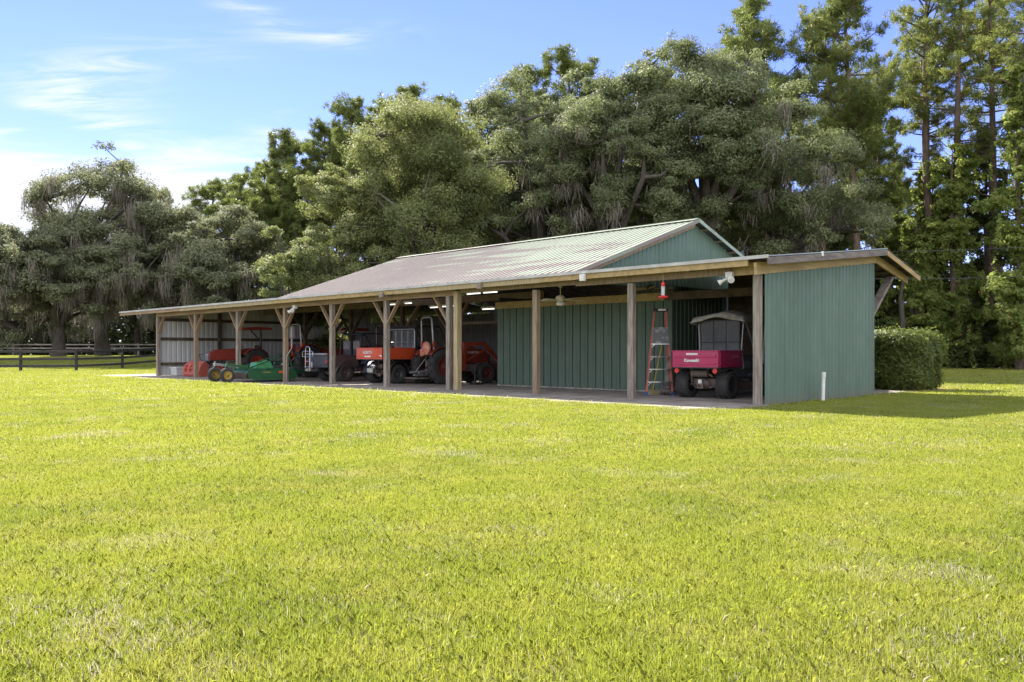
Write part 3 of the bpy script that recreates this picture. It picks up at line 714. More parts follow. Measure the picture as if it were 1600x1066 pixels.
# dark tyre and pale crate in the corner
o = thing('spare_tyre', 'dark worn tyre leaning behind the orange bucket', 'tyre', W(-29.0, .95, .30), -ANG+.5)
wheel(o, (0, 0, .02), .33, .26, .16, black, 12, 1, 'tyre')
o = thing('storage_bin', 'pale grey plastic bin on the slab inside the far end post', 'storage bin', W(-29.9, .75, .012), -ANG)
mb = MB(); mb.box((0, 0, .18), (.62, .5, .36), taper=(1.08, 1.08)); mb.build('tub', galv, o, .02)
MB().box((0, 0, .375), (.72, .58, .04)).build('lid', white, o, .01)
o = thing('push_mower', 'black push mower with upright handle behind the orange bucket', 'push mower', W(-28.4, 1.75, .012), -ANG+.4)
mb = MB(); mb.box((0, 0, .2), (.55, .7, .16), taper=(.85, .85)); mb.build('deck', black, o, .03)
mb = MB(); mb.lathe([(.28, .14), (.45, .14), (.5, .06), (.56, .05), (.56, 0)], axis='z', n=16); mb.build('engine', darkgrey, o)
mb = MB(); mb.tube(rounded([(-.22, -.3, .25), (-.22, -.75, 1.0), (.22, -.75, 1.0), (.22, -.3, .25)], .08), .014, 8); mb.build('handle', black, o)
for x in (-.3, .3):
    for y in (-.28, .28): wheel(o, (x, y, .1), .1, .05, .055, darkgrey, 0, 1 if x > 0 else -1)

# ---------------------------------------------------------------- green rotary mower
o = thing('rotary_mower', 'green tow-behind rotary mower with two yellow-rimmed tail wheels standing out over the slab edge', 'rotary mower', (-10.6, 30.45, .012), heading(.77, .63))
for x, l in ((-.62, 0), (.62, 0)):
    wheel(o, (x, 0, .26), .26, .17, .15, mowyel, 0, 1 if x > 0 else -1, dish=.2)
    mb = MB(); mb.bar((x-.13, 0, .26), (x-.13, .02, .62), .05, .08, (0, 1, 0)); mb.bar((x+.02, 0, .62), (x-.13, 0, .62), .05, .1); mb.tube([(x-.13, 0, .26), (x+.1, 0, .26)], .025)
    mb.bar((x, .0, .64), (x, .75, .55), .09, .09); mb.tube([(x, 0, .58), (x, 0, .74)], .035, 10); mb.build('wheel_fork', steel if x < 0 else mowgreen, o, .006)
mb = MB(); mb.prism([(.62, .44), (.75, .52), (2.85, .52), (3.0, .40), (3.0, .36), (.62, .36)], 'x', -.95, .95)
for x in (-.5, 0, .5): mb.bar((x, .66, .545), (x, 2.9, .545), .08, .05)
for y in (.85, 1.5, 2.2, 2.75): mb.bar((-.92, y, .54), (.92, y, .54), .06, .04, (0, 0, 1))
mb.build('deck', mowgreen, o, .01)
for sg in (-1, 1):
    mb = MB(); mb.prism([(.62, .46), (3.0, .42), (3.05, .20), (2.9, .10), (.9, .10), (.62, .2)], 'x', sg*.95, sg*.97); mb.build('side_skirt', mowgreen, o, .004)
    mb = MB(); mb.bar((sg*.98, .85, .10), (sg*.98, 2.9, .10), .04, .05); mb.build('skid_shoe', mowgreen, o)
MB().box((.978, 2.28, .42), (.012, .36, .09)).build('warning_label', signred, o)
mb = MB(); mb.span((.972, 1.3, .40), (.982, 1.7, .43)); mb.build('yellow_decal', mowyel, o)
mb = MB()
for i in range(22): mb.bar((-.9+i*.085, .60, .40), (-.9+i*.085, .58, .12), .02, .012, (1, 0, 0))
mb.build('chain_guard', iron, o)
mb = MB(); mb.box((.0, 1.75, .70), (.62, .95, .30), taper=(.8, .85)); mb.lathe([(.55, .3), (.80, .24), (.9, .14), (.95, .0)], (.0, 2.0, 0), 'z', 16); mb.build('gearbox_shield', mowlight, o, .05)
mb = MB()
for sg in (-1, 1):
    mb.bar((sg*.50, .80, .56), (sg*.22, 3.0, 1.30), .03, .055); mb.bar((sg*.22, 3.0, 1.30), (sg*.5, 3.1, .45), .03, .06, (0, 1, 0))
mb.bar((-.22, 3.0, 1.28), (.22, 3.0, 1.28), .06, .06); mb.tube([(0, 2.4, .8), (0, 3.6, .7)], .05, 10)
mb.build('hitch_frame', mowgreen, o, .006)
mb = MB(); mb.tube([(.2, 3.0, 1.0), (.1, 2.7, .7)], .03, 8); mb.build('hose_end', steel, o)
mb = MB(); mb.bar((-.2, 2.95, .38), (-.06, 4.3, .45), .09, .12); mb.bar((.2, 2.95, .38), (.06, 4.3, .45), .09, .12); mb.build('tongue', mowgreen, o, .006)
MB().bar((.93, 3.02, .2), (.2, 3.6, .2), .02, .04).build('guard_bar', mowyel, o)

for ch in o.children:
    if ch.type == 'MESH' and not ch.name.startswith('wheel'):
        for v_ in ch.data.vertices:
            if v_.co.y > .7: v_.co.y = .7+(v_.co.y-.7)*.78
            if not ch.name.startswith('wheel_fork') and v_.co.z > .1: v_.co.z = .1+(v_.co.z-.1)*.82
            if v_.co.z > .9: v_.co.z = .9+(v_.co.z-.9)*.75
# ---------------------------------------------------------------- stepladder, broom, sack
o = thing('stepladder', 'tall orange fibreglass stepladder with paint-stained board, leaning shut by the green board wall', 'stepladder', (3.72, 21.1, .012), heading(-.08, 1))
Hh = 2.16
def rail(x, z): return (x*(.34-.19*z/Hh) + .10*z/Hh, .30*z/Hh, z)
lad = M('ladder_orange', (.50, .12, .085), (.40, .10, .075), .5, scale=9, dirt=(.6, .52, .5), dirt_amt=.5)
for sg in (-1, 1):
    mb = MB(); mb.bar(rail(sg, .05), rail(sg, Hh), .035, .08, (0, 1, 0)); mb.build('front_rail', lad, o, .004)
    p, q = rail(sg*.93, .05), rail(sg*.93, Hh)
    mb = MB(); mb.bar((p[0], p[1]+.16, p[2]), (q[0], q[1]+.07, q[2]), .03, .05, (0, 1, 0)); mb.build('rear_rail', lad, o, .003)
    mb = MB(); e = rail(sg, .05); mb.box((e[0], e[1], .05), (.06, .1, .1)); mb.build('foot', M('blue_foot', (.03, .08, .28)), o, .01)
for k, z in enumerate((.34, .66, .98, 1.30)):
    a, c = rail(-1, z), rail(1, z)
    mb = MB(); mb.box(((a[0]+c[0])/2, a[1]-.02, z), (c[0]-a[0], .1, .035)); mb.build('step', chrome, o, .004)
    mb = MB()
    for sg, e in ((1, a), (-1, c)): mb.bar((e[0]+sg*.02, e[1], z-.01), (e[0]+sg*.09, e[1]-.03, z+.0), .02, .03); mb.bar((e[0]+sg*.0, e[1]-.04, z-.09), (e[0]+sg*.08, e[1]-.05, z-.01), .02, .01)
    mb.build('step_bracket', chrome, o)
MB().box((.07, .17, 1.52), (.42, .04, .42), (-.1, 0, 0)).build('tool_board', M('paint_spattered_board', (.14, .15, .16), (.36, .36, .35), .6, scale=7, lo=.48, hi=.7), o, .006)
MB().box((.105, .31, Hh+.01), (.36, .16, .08)).build('top_cap', black, o, .01)
MB().box((.13, .225, Hh+.015), (.2, .012, .05)).build('label_plate', white, o)
o = thing('broom', 'broom with yellow handle leaning against the wall behind the stepladder', 'broom', (3.62, 21.5, .012), 0)
MB().tube([(0, 0, .1), (.27, .12, 1.35)], .014, 8).build('handle', M('yellow_handle', (.62, .42, .02)), o)
mb = MB(); mb.box((0, 0, .11), (.3, .08, .05)); mb.box((0, 0, .05), (.34, .09, .1), taper=(.8, .7)); mb.build('brush', M('straw_bristle', (.3, .25, .12)), o)
o = thing('scrap_heap', 'small heap of grey stones and rags behind the stepladder feet', 'scrap heap', (3.98, 21.35, .012), .3)
mb = MB()
for k in range(16):
    a = random.random()*6.3; rr = random.random()*.2; s_ = random.uniform(.05, .12); mb.ball((math.cos(a)*rr, math.sin(a)*rr*.8, s_*.6+random.random()*.22), (s_, s_*.8, s_*.7), 7, 5)
mb.build('stones', M('grey_stone', (.22, .2, .18), (.1, .09, .085), .9, scale=12), o)
mb = MB(); mb.tube([(0, 0, .1), (.02, .0, .75), (.06, .02, .95)], [.10, .07, .02], 8); mb.build('rag_bundle', M('rag', (.25, .22, .19), None, .9, scale=9), o)
# shelf clutter in the dark bay
o = thing('utility_cart', 'black golf cart half hidden in the dark bay behind the corner post', 'golf cart', W(-.95, 3.75, .012), -ANG)
for x in (-.45, .45):
    for y in (-.6, .9): wheel(o, (x, y, .24), .24, .18, .12, chrome, 0, 1 if x > 0 else -1)
mb = MB(); mb.prism([(-.95, .3), (1.3, .3), (1.35, .6), (1.1, .85), (.8, .9), (.6, .45), (-.1, .45), (-.15, .75), (-.95, .8)], 'x', -.5, .5); mb.build('body', black, o, .04)
MB().box((0, -.4, .85), (.95, .45, .14)).build('seat', seatgrey, o, .04)
MB().box((0, -.62, 1.12), (.95, .1, .4)).build('seat_back', seatgrey, o, .04)
mb = MB()
for x in (-.48, .48): mb.tube([(x, -.9, .8), (x, -.8, 1.75)], .018, 6); mb.tube([(x, 1.0, .85), (x, .7, 1.75)], .018, 6)
mb.build('roof_post', steel, o)
MB().box((0, -.05, 1.78), (1.1, 1.75, .05)).build('cart_roof', darkgrey, o, .02)
# ---------------------------------------------------------------- foliage
oak_a = foliage('oak_leaf', (0.146, 0.171, 0.0655), (0.302, 0.319, 0.146), (0.379, 0.422, 0.102), 0.45, patch=(0.124, 0.153, 0.0655), rough=.6, spec=.18)
oak_b = foliage('dark_oak_leaf', (0.133, 0.16, 0.0802), (0.317, 0.344, 0.192), (0.357, 0.411, 0.125), 0.42, patch=(0.121, 0.152, 0.0749), rough=.6, spec=.2)
oak_m = foliage('mossy_oak_leaf', (.15, .172, .095), (.275, .295, .175), (0.32, 0.335, 0.16), 0.42, rough=.65, spec=.15)
pine_a = foliage('pine_needle', (0.105, 0.143, 0.0374), (0.194, 0.224, 0.0628), (0.299, 0.359, 0.0747), 0.42, rough=.5)
pine_y = foliage('yellowish_pine_needle', (.115, .158, .045), (.20, .235, .072), (0.35, 0.388, 0.0625), 0.45, rough=.5, dead=(0.312, 0.163, 0.05), deadfrac=.05)  # slightly yellower needles with a few dead brown ones
vine_m = foliage('vine_leaf', (0.18, 0.25, 0.07), (0.36, 0.40, 0.125), (0.5, 0.58, 0.1), 0.56, patch=(0.15, 0.21, 0.06), pscale=.7, rough=.55, spec=.25, dead=(0.35, 0.188, 0.075), deadfrac=.03)
under_m = foliage('undergrowth_leaf', (0.0813, 0.119, 0.04), (0.163, 0.194, 0.0688), (0.275, 0.35, 0.075), 0.45, patch=(0.0688, 0.1, 0.035), rough=.5)
hedge_m = foliage('hedge_leaf', (0.0845, 0.117, 0.0312), (0.156, 0.195, 0.052), (0.39, 0.442, 0.065), 0.4, patch=(0.117, 0.15, 0.0442), pscale=2.5, rough=.55, spec=.25)
moss_m = foliage('spanish_moss', (.20, .18, .145), (.30, .27, .225), (.28, .25, .2), .35, rough=.9, spec=.1)
bark = M('oak_bark', (.10, .085, .07), (.055, .047, .04), .95, scale=3, stretch=(3, 3, .6), bump=.8, bscale=9)
pinebark = M('pine_bark', (.17, .12, .09), (.09, .065, .05), .95, scale=3, stretch=(3, 3, .8), bump=.8, bscale=9)

def leaves(C, n_dir, L, Wd):                     # C centres, n_dir rough normals -> rhombi
    n = len(C); nn = n_dir + rng.normal(0, .55, (n, 3)); nn /= np.linalg.norm(nn, axis=1, keepdims=True)
    a = np.cross(nn, rng.normal(0, 1, (n, 3))); a /= np.linalg.norm(a, axis=1, keepdims=True)+1e-9
    b = np.cross(nn, a); s = rng.uniform(.65, 1.3, (n, 1)); a = a*L*s/2; b = b*Wd*s/2
    V = np.empty((n, 4, 3)); V[:, 0] = C-a; V[:, 1] = C+b-nn*Wd*.12; V[:, 2] = C+a; V[:, 3] = C-b-nn*Wd*.12
    return V.reshape(-1, 3)
def clump_points(cen, rad, counts, flat=.62, shell=.5, sub=7):
    # each clump is a spray of smaller sprays, so light passes between them
    P, D = [], []
    for c, r, k in zip(cen, rad, counts):
        d = rng.normal(0, 1, (sub, 3)); d /= np.linalg.norm(d, axis=1, keepdims=True)
        d[:, 2] = np.where(rng.random(sub) < .72, np.abs(d[:, 2]), d[:, 2])
        sc_ = c + d*np.array([r, r, r*flat])*rng.uniform(.45, 1.0, (sub, 1)); sr = r*rng.uniform(.36, .62, sub)
        idx = rng.integers(0, sub, k)
        q = rng.normal(0, 1, (k, 3)); q /= np.linalg.norm(q, axis=1, keepdims=True)
        off = q*(rng.random((k, 1))**shell)*sr[idx][:, None]*np.array([1.15, 1.15, .7])
        p = sc_[idx]+off
        P.append(p); D.append((p-c)/r*.5 + q*.6 + np.array([0, 0, .45]))
    return np.concatenate(P), np.concatenate(D)
def place_root(name, label, x, y, cat='tree', group=None, z=None):
    return thing(name, label, cat, (x, y, float(ground_z(x, y)) if z is None else z), 0, group)

def oak(label, px, Y, top, hw, nleaf=60000, mat=oak_a, base=.16, clumps=70, L=.22, moss=0, name='live_oak', lean=0.0, asym=(0, 0), trunk_r=None, sparse_top=False, limbs=6, group=None, gaps=0.0, mosslen=1.5):
    x, y = PX(px, Y), Y; o = place_root(name, label, x, y, group=group); z0 = o.location.z; hw *= 1.12; nleaf = int(nleaf*1.9); L = L*.8
    H = HT(top, Y)-z0; Rr = hw/FPX*Y; zb = H*base; Hc = (H-zb)/2; zc = zb+Hc
    ph = rng.uniform(0, 6.28, 6); cen = []; rad = []
    while len(cen) < clumps:
        d = rng.normal(0, 1, 3); d /= np.linalg.norm(d)
        if d[2] < -.55 and rng.random() < .6: continue
        az = math.atan2(d[1], d[0])
        lob = 1+.16*math.sin(2*az+ph[0])+.12*math.sin(3*az+ph[1]+3*d[2])+.13*math.sin(5*d[2]+ph[2]+az)
        small = rng.random() < .38; rr = min(rng.uniform(.30, 1.0)**.55*lob*.9, .93) if not small else min(rng.uniform(.8, 1.04)*lob, 1.10)
        p = np.array([d[0]*Rr*rr + asym[0]*Rr*(d[2]*.5+.5), d[1]*Rr*rr, zc+d[2]*Hc*rr*.98])
        if sparse_top and p[2] > H*.66 and rng.random() < .3: continue
        if gaps and p[2] < H*.68 and math.sin(p[0]*1.1+ph[3])*math.sin(p[2]*.9+ph[4]) > 1-gaps: continue
        cen.append(p); rad.append(Rr*(rng.uniform(.08, .16) if small else rng.uniform(.18, .32))+.28)
    cen = np.array(cen); rad = np.array(rad); w = rad**2.2; cnt = np.maximum(60, (nleaf*w/w.sum())).astype(int)
    P, D = clump_points(cen, rad, cnt)
    np_mesh('crown', leaves(P, D, L, L*.55), 4, mat, o)
    # trunk and limbs
    tr = trunk_r or max(.22, H*.028); mb = MB(); hf = max(zb*1.25, H*.24)
    tp = [Vector((lean*k/4*hf+.12*math.sin(k*1.7+ph[0])*tr, .1*math.sin(k*2.1), hf*k/4)) for k in range(5)]
    mb.tube([Vector((0, 0, -.3))]+tp, [tr*1.5, tr*1.25, tr*1.02, tr*.92, tr*.88, tr*.85], 10)
    fork = tp[-1]; order = rng.permutation(len(cen)); ends = cen[order[:limbs]]; nodes_ = []
    for e in ends:
        e = Vector(e); m1 = fork.lerp(e, .4)+Vector((rng.normal(0, .3), rng.normal(0, .3), H*.03)); m2 = fork.lerp(e, .75)+Vector((rng.normal(0, .4), rng.normal(0, .4), H*.02))
        pts = [fork, fork.lerp(m1, .5), m1, m2, e]; mb.tube(pts, [tr*.7, tr*.55, tr*.42, tr*.28, tr*.1], 8); nodes_ += [m1, m2, e, fork.lerp(m1, .5)]
    for c in cen[order[limbs:]]:
        c = Vector(c); n0 = min(nodes_, key=lambda q: (q-c).length + (2 if q.z > c.z+1 else 0)); mid = n0.lerp(c, .5)+Vector((rng.normal(0, .25), rng.normal(0, .25), rng.normal(0, .2)))
        mb.tube([n0, mid, c], [tr*.2+.02, tr*.13+.015, .02], 6, False)
    mb.build('trunk', bark, o)
    if moss:
        low_ = np.where(cen[:, 2] < H*.8)[0]; idx = low_[rng.integers(0, len(low_), moss)]
        k = 44
        base_p = cen[idx]+rng.normal(0, 1, (moss, 3))*rad[idx][:, None]*np.array([.6, .6, .25]); base_p[:, 2] -= rad[idx]*.25
        n = moss*k; bp = np.repeat(base_p, k, 0)+rng.normal(0, .24, (n, 3))*np.array([1, 1, 1.3]); ln = rng.uniform(.35, 1, n)*np.repeat(rng.uniform(.4, 1, moss)*mosslen, k)
        az = rng.uniform(0, 6.28, n); wv = np.stack([np.cos(az), np.sin(az), 0*az], 1)*.02; dr = rng.normal(0, .15, (n, 3)); dr[:, 2] = 0
        Q = np.empty((n, 4, 3)); Q[:, 0] = bp-wv; Q[:, 1] = bp+wv
        Q[:, 2] = bp+dr+wv*.35-np.stack([0*ln, 0*ln, ln], 1); Q[:, 3] = bp+dr-wv*.35-np.stack([0*ln, 0*ln, ln], 1)
        Q[:, :, 2] = np.maximum(Q[:, :, 2], 1.2)
        np_mesh('hanging_moss', Q.reshape(-1, 3), 4, moss_m, o)
    return o

def needles(cen, rad, per, L, wd, up=.25):
    n = len(cen)*per; d = rng.normal(0, 1, (n, 3)); d[:, 2] += up; d /= np.linalg.norm(d, axis=1, keepdims=True)
    c = np.repeat(cen, per, 0)+rng.normal(0, 1, (n, 3))*np.repeat(rad, per)[:, None]*.38; s = np.cross(d, rng.normal(0, 1, (n, 3))); s /= np.linalg.norm(s, axis=1, keepdims=True)+1e-9
    ln = L*rng.uniform(.7, 1.2, (n, 1)); Q = np.empty((n, 3, 3)); Q[:, 0] = c-s*wd/2; Q[:, 1] = c+s*wd/2; Q[:, 2] = c+d*ln
    return Q.reshape(-1, 3)
PINES = {}
def pine_mesh(key, H, Rr, start, nb, seed, bare=0, mat=pine_a, puffs=3, per=42, tuft=15):
    r_ = random.Random(seed); tr = H*.0095+.05; mb = MB(); bend = [(r_.uniform(-.55, .55), r_.uniform(-.55, .55)) for _ in range(4)]
    def ax(z):
        k = z/H; return Vector((bend[0][0]*math.sin(k*3)+bend[1][0]*k*k*2, bend[0][1]*math.sin(k*3.3)+bend[1][1]*k*k*2, z))
    zs = [H*i/10 for i in range(11)]; mb.tube([ax(-.3)]+[ax(z) for z in zs], [tr*1.5]+[tr*(1.15-.98*i/10) for i in range(11)], 9)
    C = []; ph1, ph2 = r_.random()*6, r_.random()*6
    def puff(c, rad, n):
        for _ in range(n):
            d = Vector((r_.gauss(0, 1), r_.gauss(0, 1), r_.gauss(0, .95))); d.normalize(); C.append(tuple(c+d*rad*r_.random()**.4))
    for i in range(nb):
        k = r_.random()**.85; z = H*(start+(.985-start)*k); a = i*2.4+r_.uniform(-.9, .9)
        prof = (.62+.55*math.sin(pi*min(1, .12+k*.95)))*(1-.55*max(0, k-.6)/.4)*(1+.25*math.sin(a*2+ph1)+.2*math.sin(k*11+ph2))
        Lb = Rr*prof*r_.choice((r_.uniform(.25, .8), r_.uniform(.6, 1.1)))*(.55+.45*min(1, k*4)); el = .15+.6*k+r_.uniform(-.25, .25)
        p0 = ax(z); sag = r_.uniform(-.1, .25)
        p1 = p0+Vector((math.cos(a)*Lb*.55, math.sin(a)*Lb*.55, Lb*.55*math.tan(el)*.5)); p2 = p0+Vector((math.cos(a+.2*sag)*Lb, math.sin(a)*Lb, Lb*math.tan(el)*.6+sag*Lb))
        mb.tube([p0, p1, p2], [tr*.2+.008, tr*.12+.006, .01], 5, False)
        for j in range(max(1, round(puffs*Lb/Rr+r_.uniform(-.4, .6)))):
            q = p2 if j == 0 else (p1.lerp(p2, r_.uniform(-.5, .9))+Vector((r_.gauss(0, .3), r_.gauss(0, .3), r_.gauss(.1, .15)))*Lb*.6)
            puff(q, r_.uniform(.25, .6)*(.55+.14*Rr), tuft)
    for i in range(bare):
        z = H*r_.uniform(.3, start+.1); a = r_.random()*6.3; Lb = r_.uniform(.4, 1.8); p0 = ax(z)
        mb.tube([p0, p0+Vector((math.cos(a)*Lb*.6, math.sin(a)*Lb*.6, Lb*.1)), p0+Vector((math.cos(a)*Lb, math.sin(a)*Lb, Lb*r_.uniform(.1, .6)))], [.045, .03, .01], 5, False)
    for _ in range(3): puff(ax(H*r_.uniform(.95, .99))+Vector((r_.gauss(0, .3), r_.gauss(0, .3), 0)), .5, tuft)
    C = np.array(C); cr = np_mesh('crown', needles(C, np.full(len(C), .2), per, .30, .045, .45), 3, mat)
    tk = mb.build('trunk', pinebark)
    COL.objects.unlink(cr); COL.objects.unlink(tk)
    PINES[key] = (H, cr, tk)
pine_mesh('full', 20, 3.2, .34, 64, 3, 6, pine_a, 5.5, 26, 10)
pine_mesh('full2', 20, 2.9, .40, 58, 8, 6, pine_a, 5.5, 26, 10)
pine_mesh('full3', 20, 3.4, .42, 60, 33, 6, pine_a, 5.5, 26, 10)
pine_mesh('tall', 24, 2.7, .50, 52, 5, 14, pine_y, 4.2, 24, 6)
pine_mesh('tall2', 24, 2.5, .60, 40, 15, 16, pine_y, 4.2, 24, 6)
pine_mesh('thin', 24, 2.3, .52, 30, 21, 26, pine_y, 3.2, 24, 6)
def pine(label, px, Y, top, kind, group, rz=0, wide=1.0, name='pine_tree'):
    x = PX(px, Y); o = place_root(name, label, x, Y, group=group); H, cr, tk = PINES[kind]
    s = (HT(top, Y)-o.location.z)/H; o.rotation_euler = (0, 0, rz); o.scale = (s*wide, s*wide, s)
    for src in (tk, cr):
        c = src.copy(); COL.objects.link(c); c.parent = o
    return o

def vine_tree(label, px, Y, top, hw, n=34000, base=0.02, mat=vine_m, L=.19, clumps=60, name='vine_covered_tree', trunk=True, taper=.5, trail=70, cat='tree', group=None, zb=None):
    x = PX(px, Y); o = place_root(name, label, x, Y, cat=cat, group=group); H = HT(top, Y)-o.location.z; Rr = hw/FPX*Y
    cen, rad = [], []
    for i in range(clumps):
        k = (i+rng.random())/clumps; a = rng.uniform(0, 6.28); prof_ = (1-taper*k)*(.75+.3*math.sin(k*9+px)+.15*math.sin(k*23+px))
        rr = Rr*prof_*rng.uniform(.35, .95); cen.append((rr*math.cos(a), rr*math.sin(a), H*(base+(.97-base)*k))); rad.append(Rr*rng.uniform(.22, .40)*(1-.45*k)+.12)
    cen, rad = np.array(cen), np.array(rad); w = rad**2; cnt = (n*w/w.sum()).astype(int)+20
    P, D = clump_points(cen, rad, cnt, flat=.95, sub=8)
    if trail:
        i = rng.integers(0, len(cen), trail); k = 40; q = np.repeat(cen[i]+rng.normal(0, 1, (trail, 3))*rad[i][:, None]*.8, k, 0); dn = np.tile(np.linspace(0, 1.0, k), trail)
        q = q+rng.normal(0, .07, q.shape); q[:, 2] -= dn*np.repeat(rng.uniform(.4, 1.7, trail), k); q = q[q[:, 2] > .1]
        P = np.concatenate([P, q]); D = np.concatenate([D, rng.normal(0, .6, q.shape)+np.array([0, -.6, .3])])
    P[:, 2] = np.abs(P[:, 2])
    np_mesh('crown' if trunk else 'foliage', leaves(P, D, L, L*.72), 4, mat, o)
    mb = MB(); tr = .2 if trunk else .05
    mb.tube([(0, 0, -.2), (.1, 0, H*.3), (-.05, .1, H*.6), (.0, .0, H*.96)], [tr*1.2, tr, tr*.7, .04], 8)
    for c in cen[::2]: mb.tube([(0, 0, max(.1, c[2]-rad[0])), tuple(c)], [.04, .012], 5, False)
    mb.build('trunk' if trunk else 'stem', pinebark if trunk else bark, o)
    return o

# --- oaks behind the shed
oak('broad sunlit olive-green live oak behind the brown half of the shed roof', 655, 49, 148, 118, 130000, oak_a, .1, 130, .16, limbs=9)
oak('low rounded olive oak peering over the left end of the gable roof', 468, 45.5, 355, 58, 40000, oak_a, .02, 56, .15, name='young_oak')
oak('olive oak filling the gap between the low rounded oak and the broad oak', 555, 48, 248, 78, 60000, oak_a, .05, 70, .16, name='young_oak')
oak('dark grey-green live oak behind the middle of the shed roof', 845, 52, 112, 105, 100000, oak_b, .2, 90, .17, moss=35, limbs=9, gaps=.38, mosslen=1.2)
oak('dark live oak with hanging moss left of the gable peak', 965, 48, 92, 95, 95000, oak_b, .24, 84, .17, moss=34, limbs=9, gaps=.38, mosslen=1.1)
oak('tall dark live oak rising behind the gable peak', 1105, 48, 62, 118, 110000, oak_b, .34, 94, .17, moss=26, limbs=10, gaps=.45, mosslen=1.2)
oak('spreading dark oak with bare forking limbs right of the gable', 1235, 51, 205, 110, 75000, oak_b, .36, 64, .17, moss=28, limbs=9, gaps=.5, mosslen=1.3)
oak('shaded oak deep behind the gap between the two big moss-hung oaks', 900, 62, 118, 120, 50000, oak_b, .12, 60, .28)
oak('shaded oak deep behind the spreading oak with forking limbs', 1180, 64, 250, 120, 36000, oak_b, .05, 60, .28)
oak('shaded oak deep behind the gap left of the tall oak at the gable peak', 1020, 60, 112, 95, 40000, oak_b, .12, 60, .26)
oak('shaded oak deep behind the right shoulder of the broad olive oak', 775, 60, 138, 90, 40000, oak_b, .1, 56, .26)
oak('shaded oak deep behind the broad sunlit olive oak', 720, 64, 180, 130, 40000, oak_b, .1, 60, .28)
# --- moss-hung oaks on the left
g = 'moss-hung oaks beyond the black paddock fence'
oak('moss-hung oak cut by the left picture edge', -28, 66, 322, 72, 44000, oak_m, .2, 60, .26, moss=70, group=g, trunk_r=.62, mosslen=1.7)
oak('grey mossy oak with thick dark trunk just left of the tall sparse oak', 92, 70, 372, 88, 50000, oak_m, .2, 60, .26, moss=85, group=g, trunk_r=.55, mosslen=1.8)
oak('tallest mossy oak with open sparse top against the white cloud', 160, 74, 225, 92, 46000, oak_m, .22, 90, .26, moss=110, group=g, sparse_top=True, limbs=9, trunk_r=.6, mosslen=1.8)
oak('mossy oak with leaning trunk seen past the left end of the shed', 268, 73, 330, 84, 54000, oak_m, .18, 60, .26, moss=85, group=g, lean=.35, mosslen=1.8)
oak('grey mossy oak directly above the left wing of the shed roof', 362, 70, 338, 88, 54000, oak_m, .12, 62, .26, moss=60, group=g, mosslen=2.2)
oak('dim mossy oak far back between the two leftmost oaks', 30, 88, 395, 90, 24000, oak_m, .1, 44, .32, moss=90, group=g, mosslen=2.4)
oak('dim mossy oak far back behind the leaning one', 215, 90, 372, 90, 24000, oak_m, .08, 44, .32, moss=70, group=g, mosslen=2.4)
# --- pines behind the oaks
g = 'dark pines standing behind the oaks'
for lab, px, Y, top, kd, rz, wd in (
    ('small dark pine top right of the tallest mossy oak', 255, 96, 300, 'full', .3, 1.1), ('pine behind the grey mossy oak over the shed wing', 318, 94, 286, 'full3', 1.1, 1.5),
    ('bushy pine left of the leftmost tall pine of the treeline', 375, 90, 276, 'full', 2.2, 1.2), ('tall dark pine where the treeline begins to climb', 432, 84, 232, 'full2', 3.0, 1.15),
    ('rounded pine between the bushy pine and the climbing treeline', 404, 88, 256, 'full3', 1.7, 1.1), ('low rounded pine over the far wing of the shed', 345, 92, 300, 'full2', 4.4, 1.5), ('pine in the dip right of the second pine of the climbing treeline', 530, 84, 205, 'full', 2.4, 1.1), ('low pine left of the low rounded oak', 455, 80, 285, 'full3', 0.6, 1.1),
    ('pine filling the slope left of the dark second pine', 468, 86, 214, 'full3', 3.9, 1.2), ('pine filling the slope right of the ragged-topped pine', 600, 84, 158, 'full', 5.6, 1.2),
    ('dark pine second along the climbing treeline', 500, 82, 192, 'full', 4.1, 1.0), ('pine with ragged top just left of the broad olive oak', 556, 80, 168, 'full3', 5.0, 1.05),
    ('pine with the highest top above the broad olive oak', 645, 80, 138, 'full', .9, 1.1), ('pine top behind the right shoulder of the broad olive oak', 705, 80, 160, 'full2', 1.9, 1.1),
    ('pine top poking up over the dark grey-green oak', 822, 66, 108, 'full', 2.6, 1.1), ('pine top between the two dark moss-hung oaks', 908, 66, 88, 'full3', 3.6, 1.1)):
    pine(lab, px, Y, top, kd, g, rz, wd)
